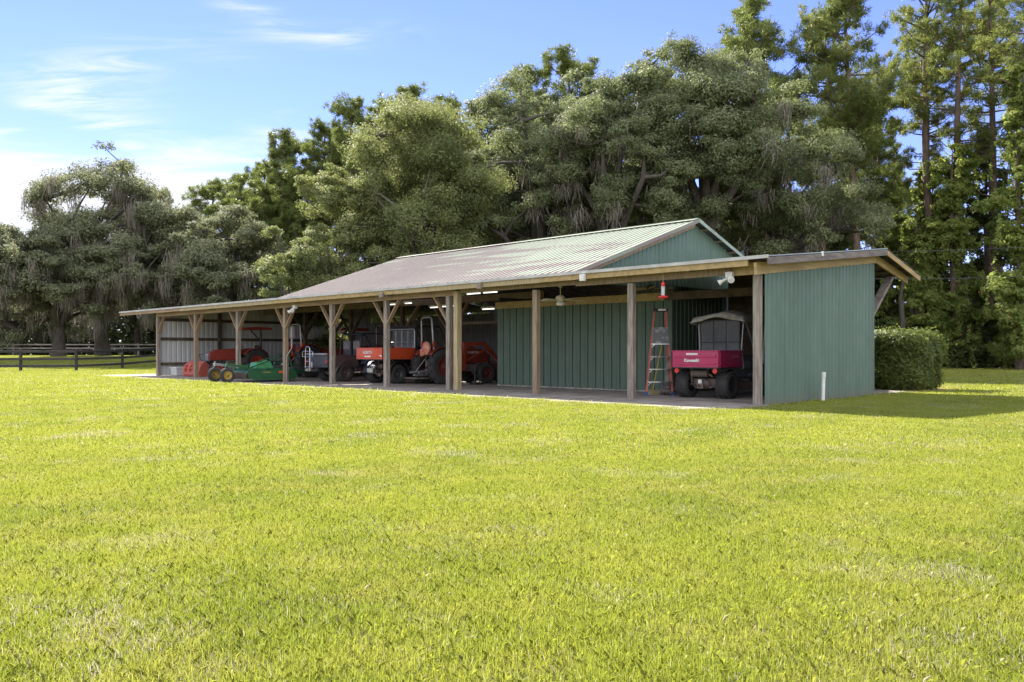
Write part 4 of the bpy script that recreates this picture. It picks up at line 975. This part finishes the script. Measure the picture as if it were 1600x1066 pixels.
# --- tall pines on the right
g = 'tall pines of the wood on the right'
for lab, px, Y, top, kd, rz, wd in (
    ('tallest full pine above the oak behind the gable peak', 1175, 60, 2, 'full', 1.4, 1.05), ('tall pine with dense dark top right of the tallest full pine', 1283, 58, 4, 'full3', .4, .95),
    ('tall straight pine with moss-dark trunk running to the picture top', 1347, 57, -40, 'tall', 2.2, 1.05), ('slim pine with short bare red trunk in the sky gap', 1424, 62, 42, 'tall2', .2, 1.0),
    ('tall pine with vine-wrapped trunk left of the dark bare trunk', 1476, 58, -60, 'tall2', 3.3, 1.05), ('tall pine with dark bare trunk and few twigs', 1502, 57, -80, 'thin', 1.0, 1.0),
    ('thin tall pine between the bare trunk and the right picture edge', 1546, 57, -50, 'thin', 4.3, 1.1), ('tall leafy pine cut by the right picture edge', 1598, 52, -70, 'tall', 5.1, 1.1),
    ('slim dark pine between the tall straight pine and the sky gap', 1384, 66, 118, 'full2', 1.2, .8), ('thin leafy pine between the vine-wrapped trunk and the right picture edge', 1572, 60, -30, 'tall2', 2.6, 1.1),
    ('tall pine mostly outside the right picture edge', 1690, 54, -40, 'tall2', 3.6, 1.1), ('full pine wholly right of the right picture edge', 1790, 56, 20, 'full', 2.6, 1.1),
    ('distant small pine low in the sky gap', 1400, 78, 255, 'full', 4.0, .9), ('distant pine low behind the vine-wrapped trunk', 1452, 80, 262, 'full2', 2.0, .9),
    ('dark pine behind the spreading oak and the tall straight pine', 1322, 62, 150, 'full', 2.9, .8)):
    pine(lab, px, Y, top, kd, g, rz, wd)
# --- vine-clad trees and undergrowth on the right
g = 'vine-covered trees along the wood edge'
vine_tree('broad column of green vines left of the watermark-free dark hollow at the wood edge'.replace('watermark-free ', ''), 1488, 56.5, 225, 66, 66000, trail=150, group=g)
vine_tree('tall sunlit vine-covered tree at the right picture edge', 1592, 51, 95, 66, 68000, trail=170, group=g, L=.18)
vine_tree('pale leafy vine mound between the roof corner and the vine column', 1432, 57, 330, 52, 42000, trail=90, group=g)
vine_tree('vine-covered trunk in shade behind the broad vine column', 1542, 58, 190, 56, 60000, trail=60, group=g, mat=under_m)
vine_tree('leafy understorey tree behind the right side of the gable', 1205, 58, 330, 62, 26000, trail=40, group=g, mat=under_m)
vine_tree('leafy understorey tree above the right roof wing', 1300, 60, 300, 62, 28000, trail=40, group=g, mat=under_m)
vine_tree('shaded understorey tree just left of the pale vine mound', 1372, 62, 290, 58, 26000, trail=40, group=g, mat=under_m)
vine_tree('pale vine-hung trunk filling the gap left of the broad vine column', 1452, 60, 250, 40, 44000, trail=90, group=g, base=.1)
vine_tree('vine-draped young tree closing the low gap right of the roof overhang', 1392, 60, 300, 46, 40000, trail=80, group=g, base=.05)
vine_tree('vine-draped trunk behind the right picture edge', 1640, 54, 120, 60, 40000, trail=60, group=g)
g = 'bushes at the foot of the wood'
for lab, px, Y, top, hw, mt in (
    ('low shaded bush at the wood edge just right of the clipped hedge', 1500, 56.5, 500, 48, under_m), ('dark bush at the wood edge in the middle of the right lawn', 1548, 56.5, 512, 44, under_m),
    ('low bush at the wood edge by the right picture edge', 1594, 55, 506, 42, vine_m), ('dim bush deep in the dark wood under the roof overhang', 1395, 58, 500, 45, under_m), ('bush cut by the right picture edge', 1640, 54, 480, 50, under_m)):
    vine_tree(lab, px, Y, top, hw, 11000, 0.02, mt, .15, 26, 'bush', False, .35, 20, 'bush', g)
g = 'bare dark trunks in the shade behind the hedge'
for lab, px, Y in (('dark trunk nearest the roof corner brace', 1408, 55), ('dark trunk right of the one by the corner brace', 1424, 57), ('slim dark trunk left of the corner brace', 1382, 60)):
    o = place_root('tree_trunk', lab, PX(px, Y), Y, 'tree', g)
    MB().tube([(0, 0, -.2), (.1, 0, 3), (.0, .1, 4.6), (.15, 0, 6)], [.22, .18, .13, .04], 9).build('trunk', bark, o)

# --- far wood closing the view below the crowns
far_m = foliage('far_wood_leaf', (.06, .085, .03), (.12, .145, .055), (.1, .14, .03), .2, patch=(.03, .045, .02), pscale=.3, rough=.6)
n = 90000
pxs = rng.uniform(-350, 1950, n); Ys = rng.uniform(92, 108, n)
topz = 6.5+2.2*np.sin(pxs*.013)+1.4*np.sin(pxs*.041+1)+1.0*np.sin(pxs*.11)
zz = rng.random(n)**.8*topz
X_ = (pxs-800)/FPX*Ys
far = leaves(np.stack([X_, Ys, zz+.1], 1), np.tile(np.array([0, -.6, .6]), (n, 1)), .75, .5)
tag(np_mesh('far_wood', far, 4, far_m), 'far wood reading as one dark green mass behind all the trees', None, None, 'stuff')

# --- clipped hedge bush
o = thing('clipped_bush', 'large clipped square bush beside the green end wall', 'bush', (11.55, 24.75, 0), -ANG)
n = 62000; hx, hy, hz = .98, .98, 1.66
q = rng.normal(0, 1, (n, 3)); q /= (np.abs(q)**6).sum(1, keepdims=True)**(1/6)
dep = rng.random((n, 1))**.55
lump = 1+.05*np.sin(q[:, 0:1]*17+q[:, 1:2]*13)*np.cos(q[:, 2:3]*15)+.05*np.sin(q[:, 0:1]*7+1)*np.sin(q[:, 2:3]*6)+.05*np.sin(q[:, 1:2]*9+q[:, 2:3]*4)
P = q*(.62+.38*dep)*lump*np.array([hx, hy, hz/2])
P[:, 2] += hz/2; P += rng.normal(0, .04, P.shape); sh = rng.random(n) < .03; P[sh] *= rng.uniform(1.02, 1.12, (sh.sum(), 1)); P[:, :2] *= (.90+.12*np.clip(P[:, 2:3]/hz, 0, 1))
P[:, 2] = np.abs(P[:, 2])+.03
np_mesh('foliage', leaves(P, q+np.array([0, 0, .3]), .085, .048), 4, hedge_m, o)
mb = MB()
for k in range(40):
    a = random.random()*6.3; r1 = random.uniform(.2, .9); mb.tube([(math.cos(a)*r1*.3, math.sin(a)*r1*.3, 0), (math.cos(a)*r1*.6, math.sin(a)*r1*.6, .6), (math.cos(a)*r1, math.sin(a)*r1, random.uniform(.9, 1.5))], [.025, .018, .006], 5, False)
mb.build('stem', bark, o)

# ---------------------------------------------------------------- ground
gm, nt, ns, ls = nodes('lawn_soil')
out = ns.new('ShaderNodeOutputMaterial'); b = ns.new('ShaderNodeBsdfPrincipled'); ls.new(b.outputs[0], out.inputs[0])
pos = ns.new('ShaderNodeNewGeometry').outputs['Position']
f1 = maprange(ns, ls, noise(ns, ls, pos, .35, 5, .6), .4, .62); f2 = maprange(ns, ls, noise(ns, ls, pos, 9, 6, .7), .35, .65)
c = mixc(ns, ls, f1, (.15, .15, .04), (.20, .185, .06)); c = mixc(ns, ls, f2, c, (.085, .08, .03)); ls.new(c, b.inputs['Base Color'])
b.inputs['Roughness'].default_value = .9; b.inputs['Specular IOR Level'].default_value = .1
bp = ns.new('ShaderNodeBump'); bp.inputs['Distance'].default_value = .05; bp.inputs['Strength'].default_value = .6; ls.new(noise(ns, ls, pos, 22, 5, .7), bp.inputs['Height']); ls.new(bp.outputs[0], b.inputs['Normal'])
xs = np.concatenate([[-900, -400, -200], np.arange(-120, 121, 3), [200, 400, 900]]); ys = np.concatenate([[-60, -20, -6], np.arange(0, 131, 3), [180, 300, 600, 1200]])
gv = [(float(x), float(y), float(ground_z(x, y))) for x in xs for y in ys]; ny = len(ys)
mb = MB(); mb.add(gv, [(i*ny+j, (i+1)*ny+j, (i+1)*ny+j+1, i*ny+j+1) for i in range(len(xs)-1) for j in range(ny-1)], True)
tag(mb.build('ground', gm), kind='structure')
mulch = M('pine_straw', (.33, .17, .10), (.19, .10, .06), .95, scale=6, bump=.6, bscale=30)
mb = MB()
poly = []
for i in range(25):
    px = 1250+20*i; Y = 54.8+.5*math.sin(i*1.3)+.3*math.sin(i*2.9); poly.append((PX(px, Y), Y))
mb.prism(poly+[(40, 58.5), (18, 58.5)], 'z', -.1, .008); tag(mb.build('mulch_strip', mulch), kind='structure')
mb = MB(); mb.prism([(11.55+1.5*math.cos(a)*(1+.1*math.sin(3*a)), 24.7+1.5*math.sin(a)*(1+.1*math.sin(3*a))) for a in [2*pi*i/24 for i in range(24)]], 'z', -.1, .008); tag(mb.build('mulch_bed', mulch), kind='structure')
dirtm = M('bare_dirt', (.26, .19, .12), (.17, .15, .06), .95, scale=2.5, bump=.5)
mb = MB(); mb.prism([W(t, s)[:2] for t, s in ((-37.2, 2.0), (-36.5, .2), (-34.2, -.9), (-33.2, 0), (-33, 4), (-34, 6), (-36, 5))], 'z', -.1, .006); tag(mb.build('dirt_patch', dirtm), kind='structure')

# ---------------------------------------------------------------- lawn grass (one object, instanced tufts)
grass_m, nt, ns, ls = nodes('grass_blade')
out = ns.new('ShaderNodeOutputMaterial'); p = ns.new('ShaderNodeBsdfPrincipled'); geo = ns.new('ShaderNodeNewGeometry'); rnd = geo.outputs['Random Per Island']; pos = geo.outputs['Position']
big = maprange(ns, ls, noise(ns, ls, pos, .30, 4, .6), .38, .62); mid_ = maprange(ns, ls, noise(ns, ls, pos, 1.3, 5, .65), .42, .6)
fine = maprange(ns, ls, noise(ns, ls, pos, .75, 5, .65), .52, .68)
c1 = mixc(ns, ls, rnd, (.205, .275, .026), (.355, .39, .055))
c2 = mixc(ns, ls, rnd, (.315, .35, .045), (.455, .445, .095))
col = mixc(ns, ls, mid_, c1, c2)
col = mixc(ns, ls, math_(ns, ls, 'MULTIPLY', big, .55), col, (.39, .425, .055))
wn = ns.new('ShaderNodeTexWhiteNoise'); wn.noise_dimensions = '1D'; ls.new(rnd, wn.inputs['W'])
thr = math_(ns, ls, 'MULTIPLY_ADD', fine, .34, .07)
col = mixc(ns, ls, math_(ns, ls, 'LESS_THAN', wn.outputs['Value'], thr), col, (.52, .48, .34))
bx = ns.new('ShaderNodeSeparateXYZ'); ls.new(pos, bx.inputs[0])
across = math_(ns, ls, 'ADD', math_(ns, ls, 'MULTIPLY', bx.outputs['X'], CA), math_(ns, ls, 'MULTIPLY', bx.outputs['Y'], -SA))
across = math_(ns, ls, 'ADD', across, math_(ns, ls, 'MULTIPLY', noise(ns, ls, pos, .5, 2), .5))
band = math_(ns, ls, 'SINE', math_(ns, ls, 'MULTIPLY', across, 2.4))
col = mixc(ns, ls, maprange(ns, ls, band, -.6, .6, 0, .34), col, (.41, .45, .055))
ls.new(col, p.inputs['Base Color']); p.inputs['Roughness'].default_value = .45; p.inputs['Specular IOR Level'].default_value = .4
t = ns.new('ShaderNodeBsdfTranslucent'); ls.new(col, t.inputs['Color'])
mx = ns.new('ShaderNodeMixShader'); mx.inputs[0].default_value = .5; ls.new(p.outputs[0], mx.inputs[1]); ls.new(t.outputs[0], mx.inputs[2]); ls.new(mx.outputs[0], out.inputs[0])

def tuft(name, n, rad, h, w, straw=.1):
    xy = rng.normal(0, rad*.55, (n, 2)); az = rng.uniform(0, 6.28, n); hh = h*np.minimum(rng.gamma(9, 1/9, n), 1.45); ln = np.abs(rng.normal(.75, .5, n)); fl = rng.random(n) < straw; ln[fl] = rng.uniform(1.2, 2.6, fl.sum())
    d = np.stack([np.cos(az), np.sin(az)], 1); pz = rng.uniform(0, 6.28, n); wv = np.stack([np.cos(pz), np.sin(pz), 0*pz], 1)*(w*rng.uniform(.7, 1.3, n))[:, None]/2
    b0 = np.concatenate([xy, np.full((n, 1), -.01)], 1); nrm = np.sqrt(1+ln**2)
    m_ = b0+np.concatenate([d*(ln*.35*hh/nrm)[:, None], (.58*hh/nrm*1.25)[:, None]], 1); tip = b0+np.concatenate([d*(ln*1.0*hh/nrm)[:, None], (hh/nrm)[:, None]], 1); tip[:, 2] = np.maximum(tip[:, 2], .006)
    V = np.stack([b0-wv, b0+wv, m_+wv*.8, tip, m_-wv*.8], 1).reshape(-1, 3)
    o = np_mesh(name, V, 5, grass_m); COL.objects.unlink(o); return o
def lod_collection(nm, lst):
    c = bpy.data.collections.new(nm)
    for o in lst: c.objects.link(o)
    return c
lods = [lod_collection('tufts_near', [tuft('tuft', 520, .15, .038, .0023, .2) for _ in range(8)]),
        lod_collection('tufts_mid', [tuft('tuft', 380, .26, .038, .0052, .22) for _ in range(7)]),
        lod_collection('tufts_far', [tuft('tuft', 260, .55, .042, .016, .12) for _ in range(6)])]
def scatter(dens, y0, y1, soft):
    ylo, yhi = max(.9, y0-soft), y1+soft; N_ = int(dens*(yhi**2-ylo**2)*.78+dens*8.0*(yhi-ylo))
    y = np.sqrt(rng.random(N_)*(yhi**2-ylo**2)+ylo**2); x = (rng.random(N_)*2-1)*(y*.78+4.0)
    pk = np.ones(N_)
    if soft: pk = np.clip((y-ylo)/(2*soft), 0, 1)*np.clip((yhi-y)/(2*soft), 0, 1) if y0 > 2 else np.clip((yhi-y)/(2*soft), 0, 1)
    keep = rng.random(N_) < np.minimum(1, pk*1.3); x, y = x[keep], y[keep]
    dx, dy = x-P0[0], y-P0[1]; tt, ss = dx*CA-dy*SA, dx*SA+dy*CA
    edge = -2.12+.12*np.sin(tt*2.3)+.10*np.sin(tt*5.1)+rng.normal(0, .10, len(x))
    on = (tt > -33.6) & (tt < .45+rng.normal(0, .06, len(x))) & (ss > edge) & (ss < 11.3)
    on |= (tt > .12) & (tt < .42) & (ss > -2.1) & (ss < .0)
    on |= ((x-11.55)**2+(y-24.75)**2 < 1.25**2) | (y > 54.6+.5*np.sin(x*1.7)) & (x > 17)
    on |= (tt > -37) & (tt < -33) & (ss > -.3) & (ss < 5) & (rng.random(len(x)) < .7)
    x, y = x[~on], y[~on]
    return np.stack([x, y, ground_z(x, y)], 1)
def gn_grass(ob, col_, smin, smax):
    g = bpy.data.node_groups.new('tuft_scatter', 'GeometryNodeTree')
    g.interface.new_socket('Geometry', in_out='INPUT', socket_type='NodeSocketGeometry'); g.interface.new_socket('Geometry', in_out='OUTPUT', socket_type='NodeSocketGeometry')
    n_ = g.nodes; l = g.links; gi = n_.new('NodeGroupInput'); go = n_.new('NodeGroupOutput'); m2 = n_.new('GeometryNodeMeshToPoints'); ip = n_.new('GeometryNodeInstanceOnPoints')
    ci = n_.new('GeometryNodeCollectionInfo'); ci.inputs['Collection'].default_value = col_; ci.inputs['Separate Children'].default_value = True; ci.inputs['Reset Children'].default_value = True
    rr = n_.new('FunctionNodeRandomValue'); rr.data_type = 'FLOAT_VECTOR'; rr.inputs[0].default_value = (-.05, -.05, 0); rr.inputs[1].default_value = (.05, .05, 6.2832)
    rs = n_.new('FunctionNodeRandomValue'); rs.data_type = 'FLOAT'; rs.inputs[2].default_value = smin; rs.inputs[3].default_value = smax
    ip.inputs['Pick Instance'].default_value = True
    l.new(gi.outputs[0], m2.inputs['Mesh']); l.new(m2.outputs[0], ip.inputs['Points']); l.new(ci.outputs[0], ip.inputs['Instance']); l.new(rr.outputs[0], ip.inputs['Rotation']); l.new(rs.outputs[1], ip.inputs['Scale']); l.new(ip.outputs[0], go.inputs[0])
    md = ob.modifiers.new('grass', 'NODES'); md.node_group = g
for (dens, y0, y1, soft), c, (a, b_) in zip(((135, 1.5, 8.5, 1.2), (40, 8.5, 21, 2.5), (9, 21, 72, 4)), lods, ((.7, 1.2), (.7, 1.2), (.7, 1.3))):
    pts = scatter(dens, y0, y1, soft); me = bpy.data.meshes.new('lawn_grass'); me.vertices.add(len(pts)); me.vertices.foreach_set('co', pts.astype(np.float32).ravel()); me.update()
    ob = bpy.data.objects.new('lawn_grass', me); COL.objects.link(ob); tag(ob, 'sunlit yellow-green mown grass of the lawn', None, None, 'stuff'); gn_grass(ob, c, a, b_)

# ---------------------------------------------------------------- fences and wires
fblack = M('black_fence_paint', (.022, .02, .02), (.04, .036, .034), .7, scale=3, bump=.2)
fgrey = M('greyed_fence_board', (.07, .062, .06), (.045, .04, .038), .8, scale=3, bump=.2)
def fence(name, label, pts, heights, ph, mat1, mat2, switch, bh=.14):
    o = thing(name, label, 'fence', (pts[0][0], pts[0][1], float(ground_z(*pts[0]))))
    P_ = [Vector((x-pts[0][0], y-pts[0][1], float(ground_z(x, y))-o.location.z)) for x, y in pts]
    for i, q in enumerate(P_):
        MB().box((q.x, q.y, q.z+ph/2-.1), (.13, .13, ph+.2)).build('post', mat1, o, .005)
        if i:
            for k, h in enumerate(heights):
                z = Vector((0, -.085, h)); MB().bar(P_[i-1]+z, q+z, .035, bh).build('rail', mat1 if (i < switch or k == len(heights)-1) else mat2, o, .003)
    return o
fence('paddock_fence', 'black three-rail paddock fence running from the left edge to the shed', [(-38.0, 47.2), (-34.7, 47.8), (-31.5, 48.1), (-28.45, 48.4), (-25.55, 49.0), (-24.9, 53.4), (-24.2, 57.8), (-23.4, 62.5)], (.30, .70, 1.14), 1.28, fblack, fgrey, 5)
pale = M('bleached_rail', (.42, .37, .34), (.28, .25, .23), .9, scale=2)
fence('rail_fence', 'pale weathered rail fence far behind the black paddock fence', [(-60+4.2*i, 86+.25*i) for i in range(10)], (.75, 1.12), 1.25, pale, pale, 99, .13)
wire_m = M('wire', (.10, .10, .10), None, .5)
for lab, y0, y1, py0, py1 in (('upper power line crossing before the wood on the right', 52, 36, 389, 381), ('lower power line crossing before the wood on the right', 46, 36, 429, 427)):
    a = Vector((PX(1180, y0), y0, HT(py0, y0))); c_ = Vector((PX(1700, y1), y1, HT(py1, y1)))
    mb = MB(); mb.tube([a.lerp(c_, k/14)+Vector((0, 0, -.25*4*(k/14)*(1-k/14))) for k in range(15)], .011, 6)
    tag(mb.build('power_line', wire_m), lab, 'cable', 'power lines on the right')
# ---------------------------------------------------------------- light, sky, clouds
SUN_AZ, SUN_EL = R(-28), R(38)
sd = Vector((math.sin(SUN_AZ)*math.cos(SUN_EL), math.cos(SUN_AZ)*math.cos(SUN_EL), math.sin(SUN_EL)))
L_ = bpy.data.lights.new('sun', 'SUN'); L_.energy = 5.0; L_.angle = R(.6); L_.color = (1, .93, .82)
lo = bpy.data.objects.new('sun', L_); COL.objects.link(lo); lo.rotation_euler = sd.to_track_quat('Z', 'Y').to_euler(); lo.location = sd*60
w = bpy.data.worlds.new('World'); SC.world = w; w.use_nodes = True
nt = w.node_tree; ns, ls = nt.nodes, nt.links; ns.clear()
out = ns.new('ShaderNodeOutputWorld'); bg = ns.new('ShaderNodeBackground'); ls.new(bg.outputs[0], out.inputs[0])
sky = ns.new('ShaderNodeTexSky'); sky.sky_type = 'NISHITA'; sky.sun_disc = False; sky.sun_elevation = SUN_EL; sky.sun_rotation = SUN_AZ
sky.air_density = 1.0; sky.dust_density = .0; sky.ozone_density = 2.5
d = ns.new('ShaderNodeTexCoord').outputs['Generated']
sx = ns.new('ShaderNodeSeparateXYZ'); ls.new(d, sx.inputs[0]); X, Y, Z = sx.outputs
zc = math_(ns, ls, 'ADD', math_(ns, ls, 'MAXIMUM', Z, 0.0), .10)
cx = ns.new('ShaderNodeCombineXYZ'); ls.new(math_(ns, ls, 'DIVIDE', X, zc), cx.inputs[0]); ls.new(math_(ns, ls, 'DIVIDE', Y, zc), cx.inputs[1])
n1 = noise(ns, ls, cx.outputs[0], 1.7, 7, .62, (.8, 2.0, 1), .6)
n2 = noise(ns, ls, cx.outputs[0], .33, 3, .5, (1, 1, 1))
az = math_(ns, ls, 'ARCTAN2', X, Y)
def blob(ax_, ez, wa, we):
    a = math_(ns, ls, 'DIVIDE', math_(ns, ls, 'SUBTRACT', az, ax_), wa); e = math_(ns, ls, 'DIVIDE', math_(ns, ls, 'SUBTRACT', Z, ez), we)
    r2 = math_(ns, ls, 'ADD', math_(ns, ls, 'MULTIPLY', a, a), math_(ns, ls, 'MULTIPLY', e, e))
    return math_(ns, ls, 'EXPONENT', math_(ns, ls, 'MULTIPLY', r2, -1.0))
def dirn(px, py): return math.atan2(px-800, FPX), (HOR-py)/math.sqrt(FPX**2+(px-800)**2+(HOR-py)**2)
def blobs(lst):
    r = None
    for px, py, wa, we, amp in lst:
        a, e = dirn(px, py); v = math_(ns, ls, 'MULTIPLY', blob(a, e, wa, we), amp); r = v if r is None else math_(ns, ls, 'ADD', r, v)
    return r
bank = blobs(((-60, 320, .22, .058, .60), (330, 300, .14, .035, .36), (-350, 200, .2, .1, .15), (430, 210, .10, .03, .18)))
wisp = blobs(((105, 118, .05, .014, .9), (185, 100, .045, .014, .7), (130, 152, .06, .016, 1.0), (60, 165, .02, .006, .9), (195, 195, .04, .010, .8), (145, 192, .025, .007, .8), (207, 230, .02, .006, 1.0), (275, 235, .025, .006, .8), (380, 12, .03, .007, .9), (440, 42, .03, .007, .9), (530, 54, .035, .009, .9), (470, 62, .07, .008, .5), (300, 75, .07, .012, .35), (620, 48, .03, .008, .4)))
n3 = noise(ns, ls, cx.outputs[0], 3.2, 7, .66, (.75, 2.6, 1), .9)
wsp = math_(ns, ls, 'MULTIPLY', wisp, maprange(ns, ls, n3, .36, .66), None, True)
wsp = math_(ns, ls, 'MULTIPLY', wsp, .72)
back = math_(ns, ls, 'MULTIPLY', maprange(ns, ls, Y, .25, -.45), .36)  # cloud cover added behind the camera, out of view, for neutral fill light
high = math_(ns, ls, 'MULTIPLY', maprange(ns, ls, Z, .55, .9), .12)  # more added cloud overhead, out of view, for the same fill
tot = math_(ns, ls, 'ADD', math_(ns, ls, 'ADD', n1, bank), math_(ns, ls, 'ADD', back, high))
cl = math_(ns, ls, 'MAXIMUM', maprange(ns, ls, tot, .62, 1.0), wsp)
veil = math_(ns, ls, 'MULTIPLY', maprange(ns, ls, math_(ns, ls, 'ADD', n2, math_(ns, ls, 'MULTIPLY', bank, .7)), .5, 1.0), .5)
cl = math_(ns, ls, 'MAXIMUM', cl, veil)
skyc = mixc(ns, ls, 1.0, sky.outputs[0], (.66, .615, 1.03), 'MULTIPLY')
cloudc = mixc(ns, ls, maprange(ns, ls, Y, .15, -.5), (4.4, 4.45, 4.6), (10.6, 10.5, 10.2))   # unseen clouds opposite the sun, brightened as added fill on trees and shed
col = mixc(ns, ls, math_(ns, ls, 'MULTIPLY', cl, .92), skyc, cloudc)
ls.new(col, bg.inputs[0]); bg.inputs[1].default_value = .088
SC.view_settings.view_transform = 'Standard'; SC.view_settings.look = 'None'; SC.view_settings.gamma = 1; SC.view_settings.use_curve_mapping = False
SC.view_settings.exposure = 1.56
SC.render.engine = 'CYCLES'; cy = SC.cycles
cy.max_bounces = 7; cy.diffuse_bounces = 3; cy.glossy_bounces = 3; cy.transmission_bounces = 4; cy.transparent_max_bounces = 8
cy.use_adaptive_sampling = False; cy.use_denoising = True; cy.sample_clamp_indirect = 6
try: cy.denoiser = 'OPENIMAGEDENOISE'; cy.denoising_input_passes = 'RGB_ALBEDO_NORMAL'; cy.denoising_prefilter = 'NONE'
except Exception: pass
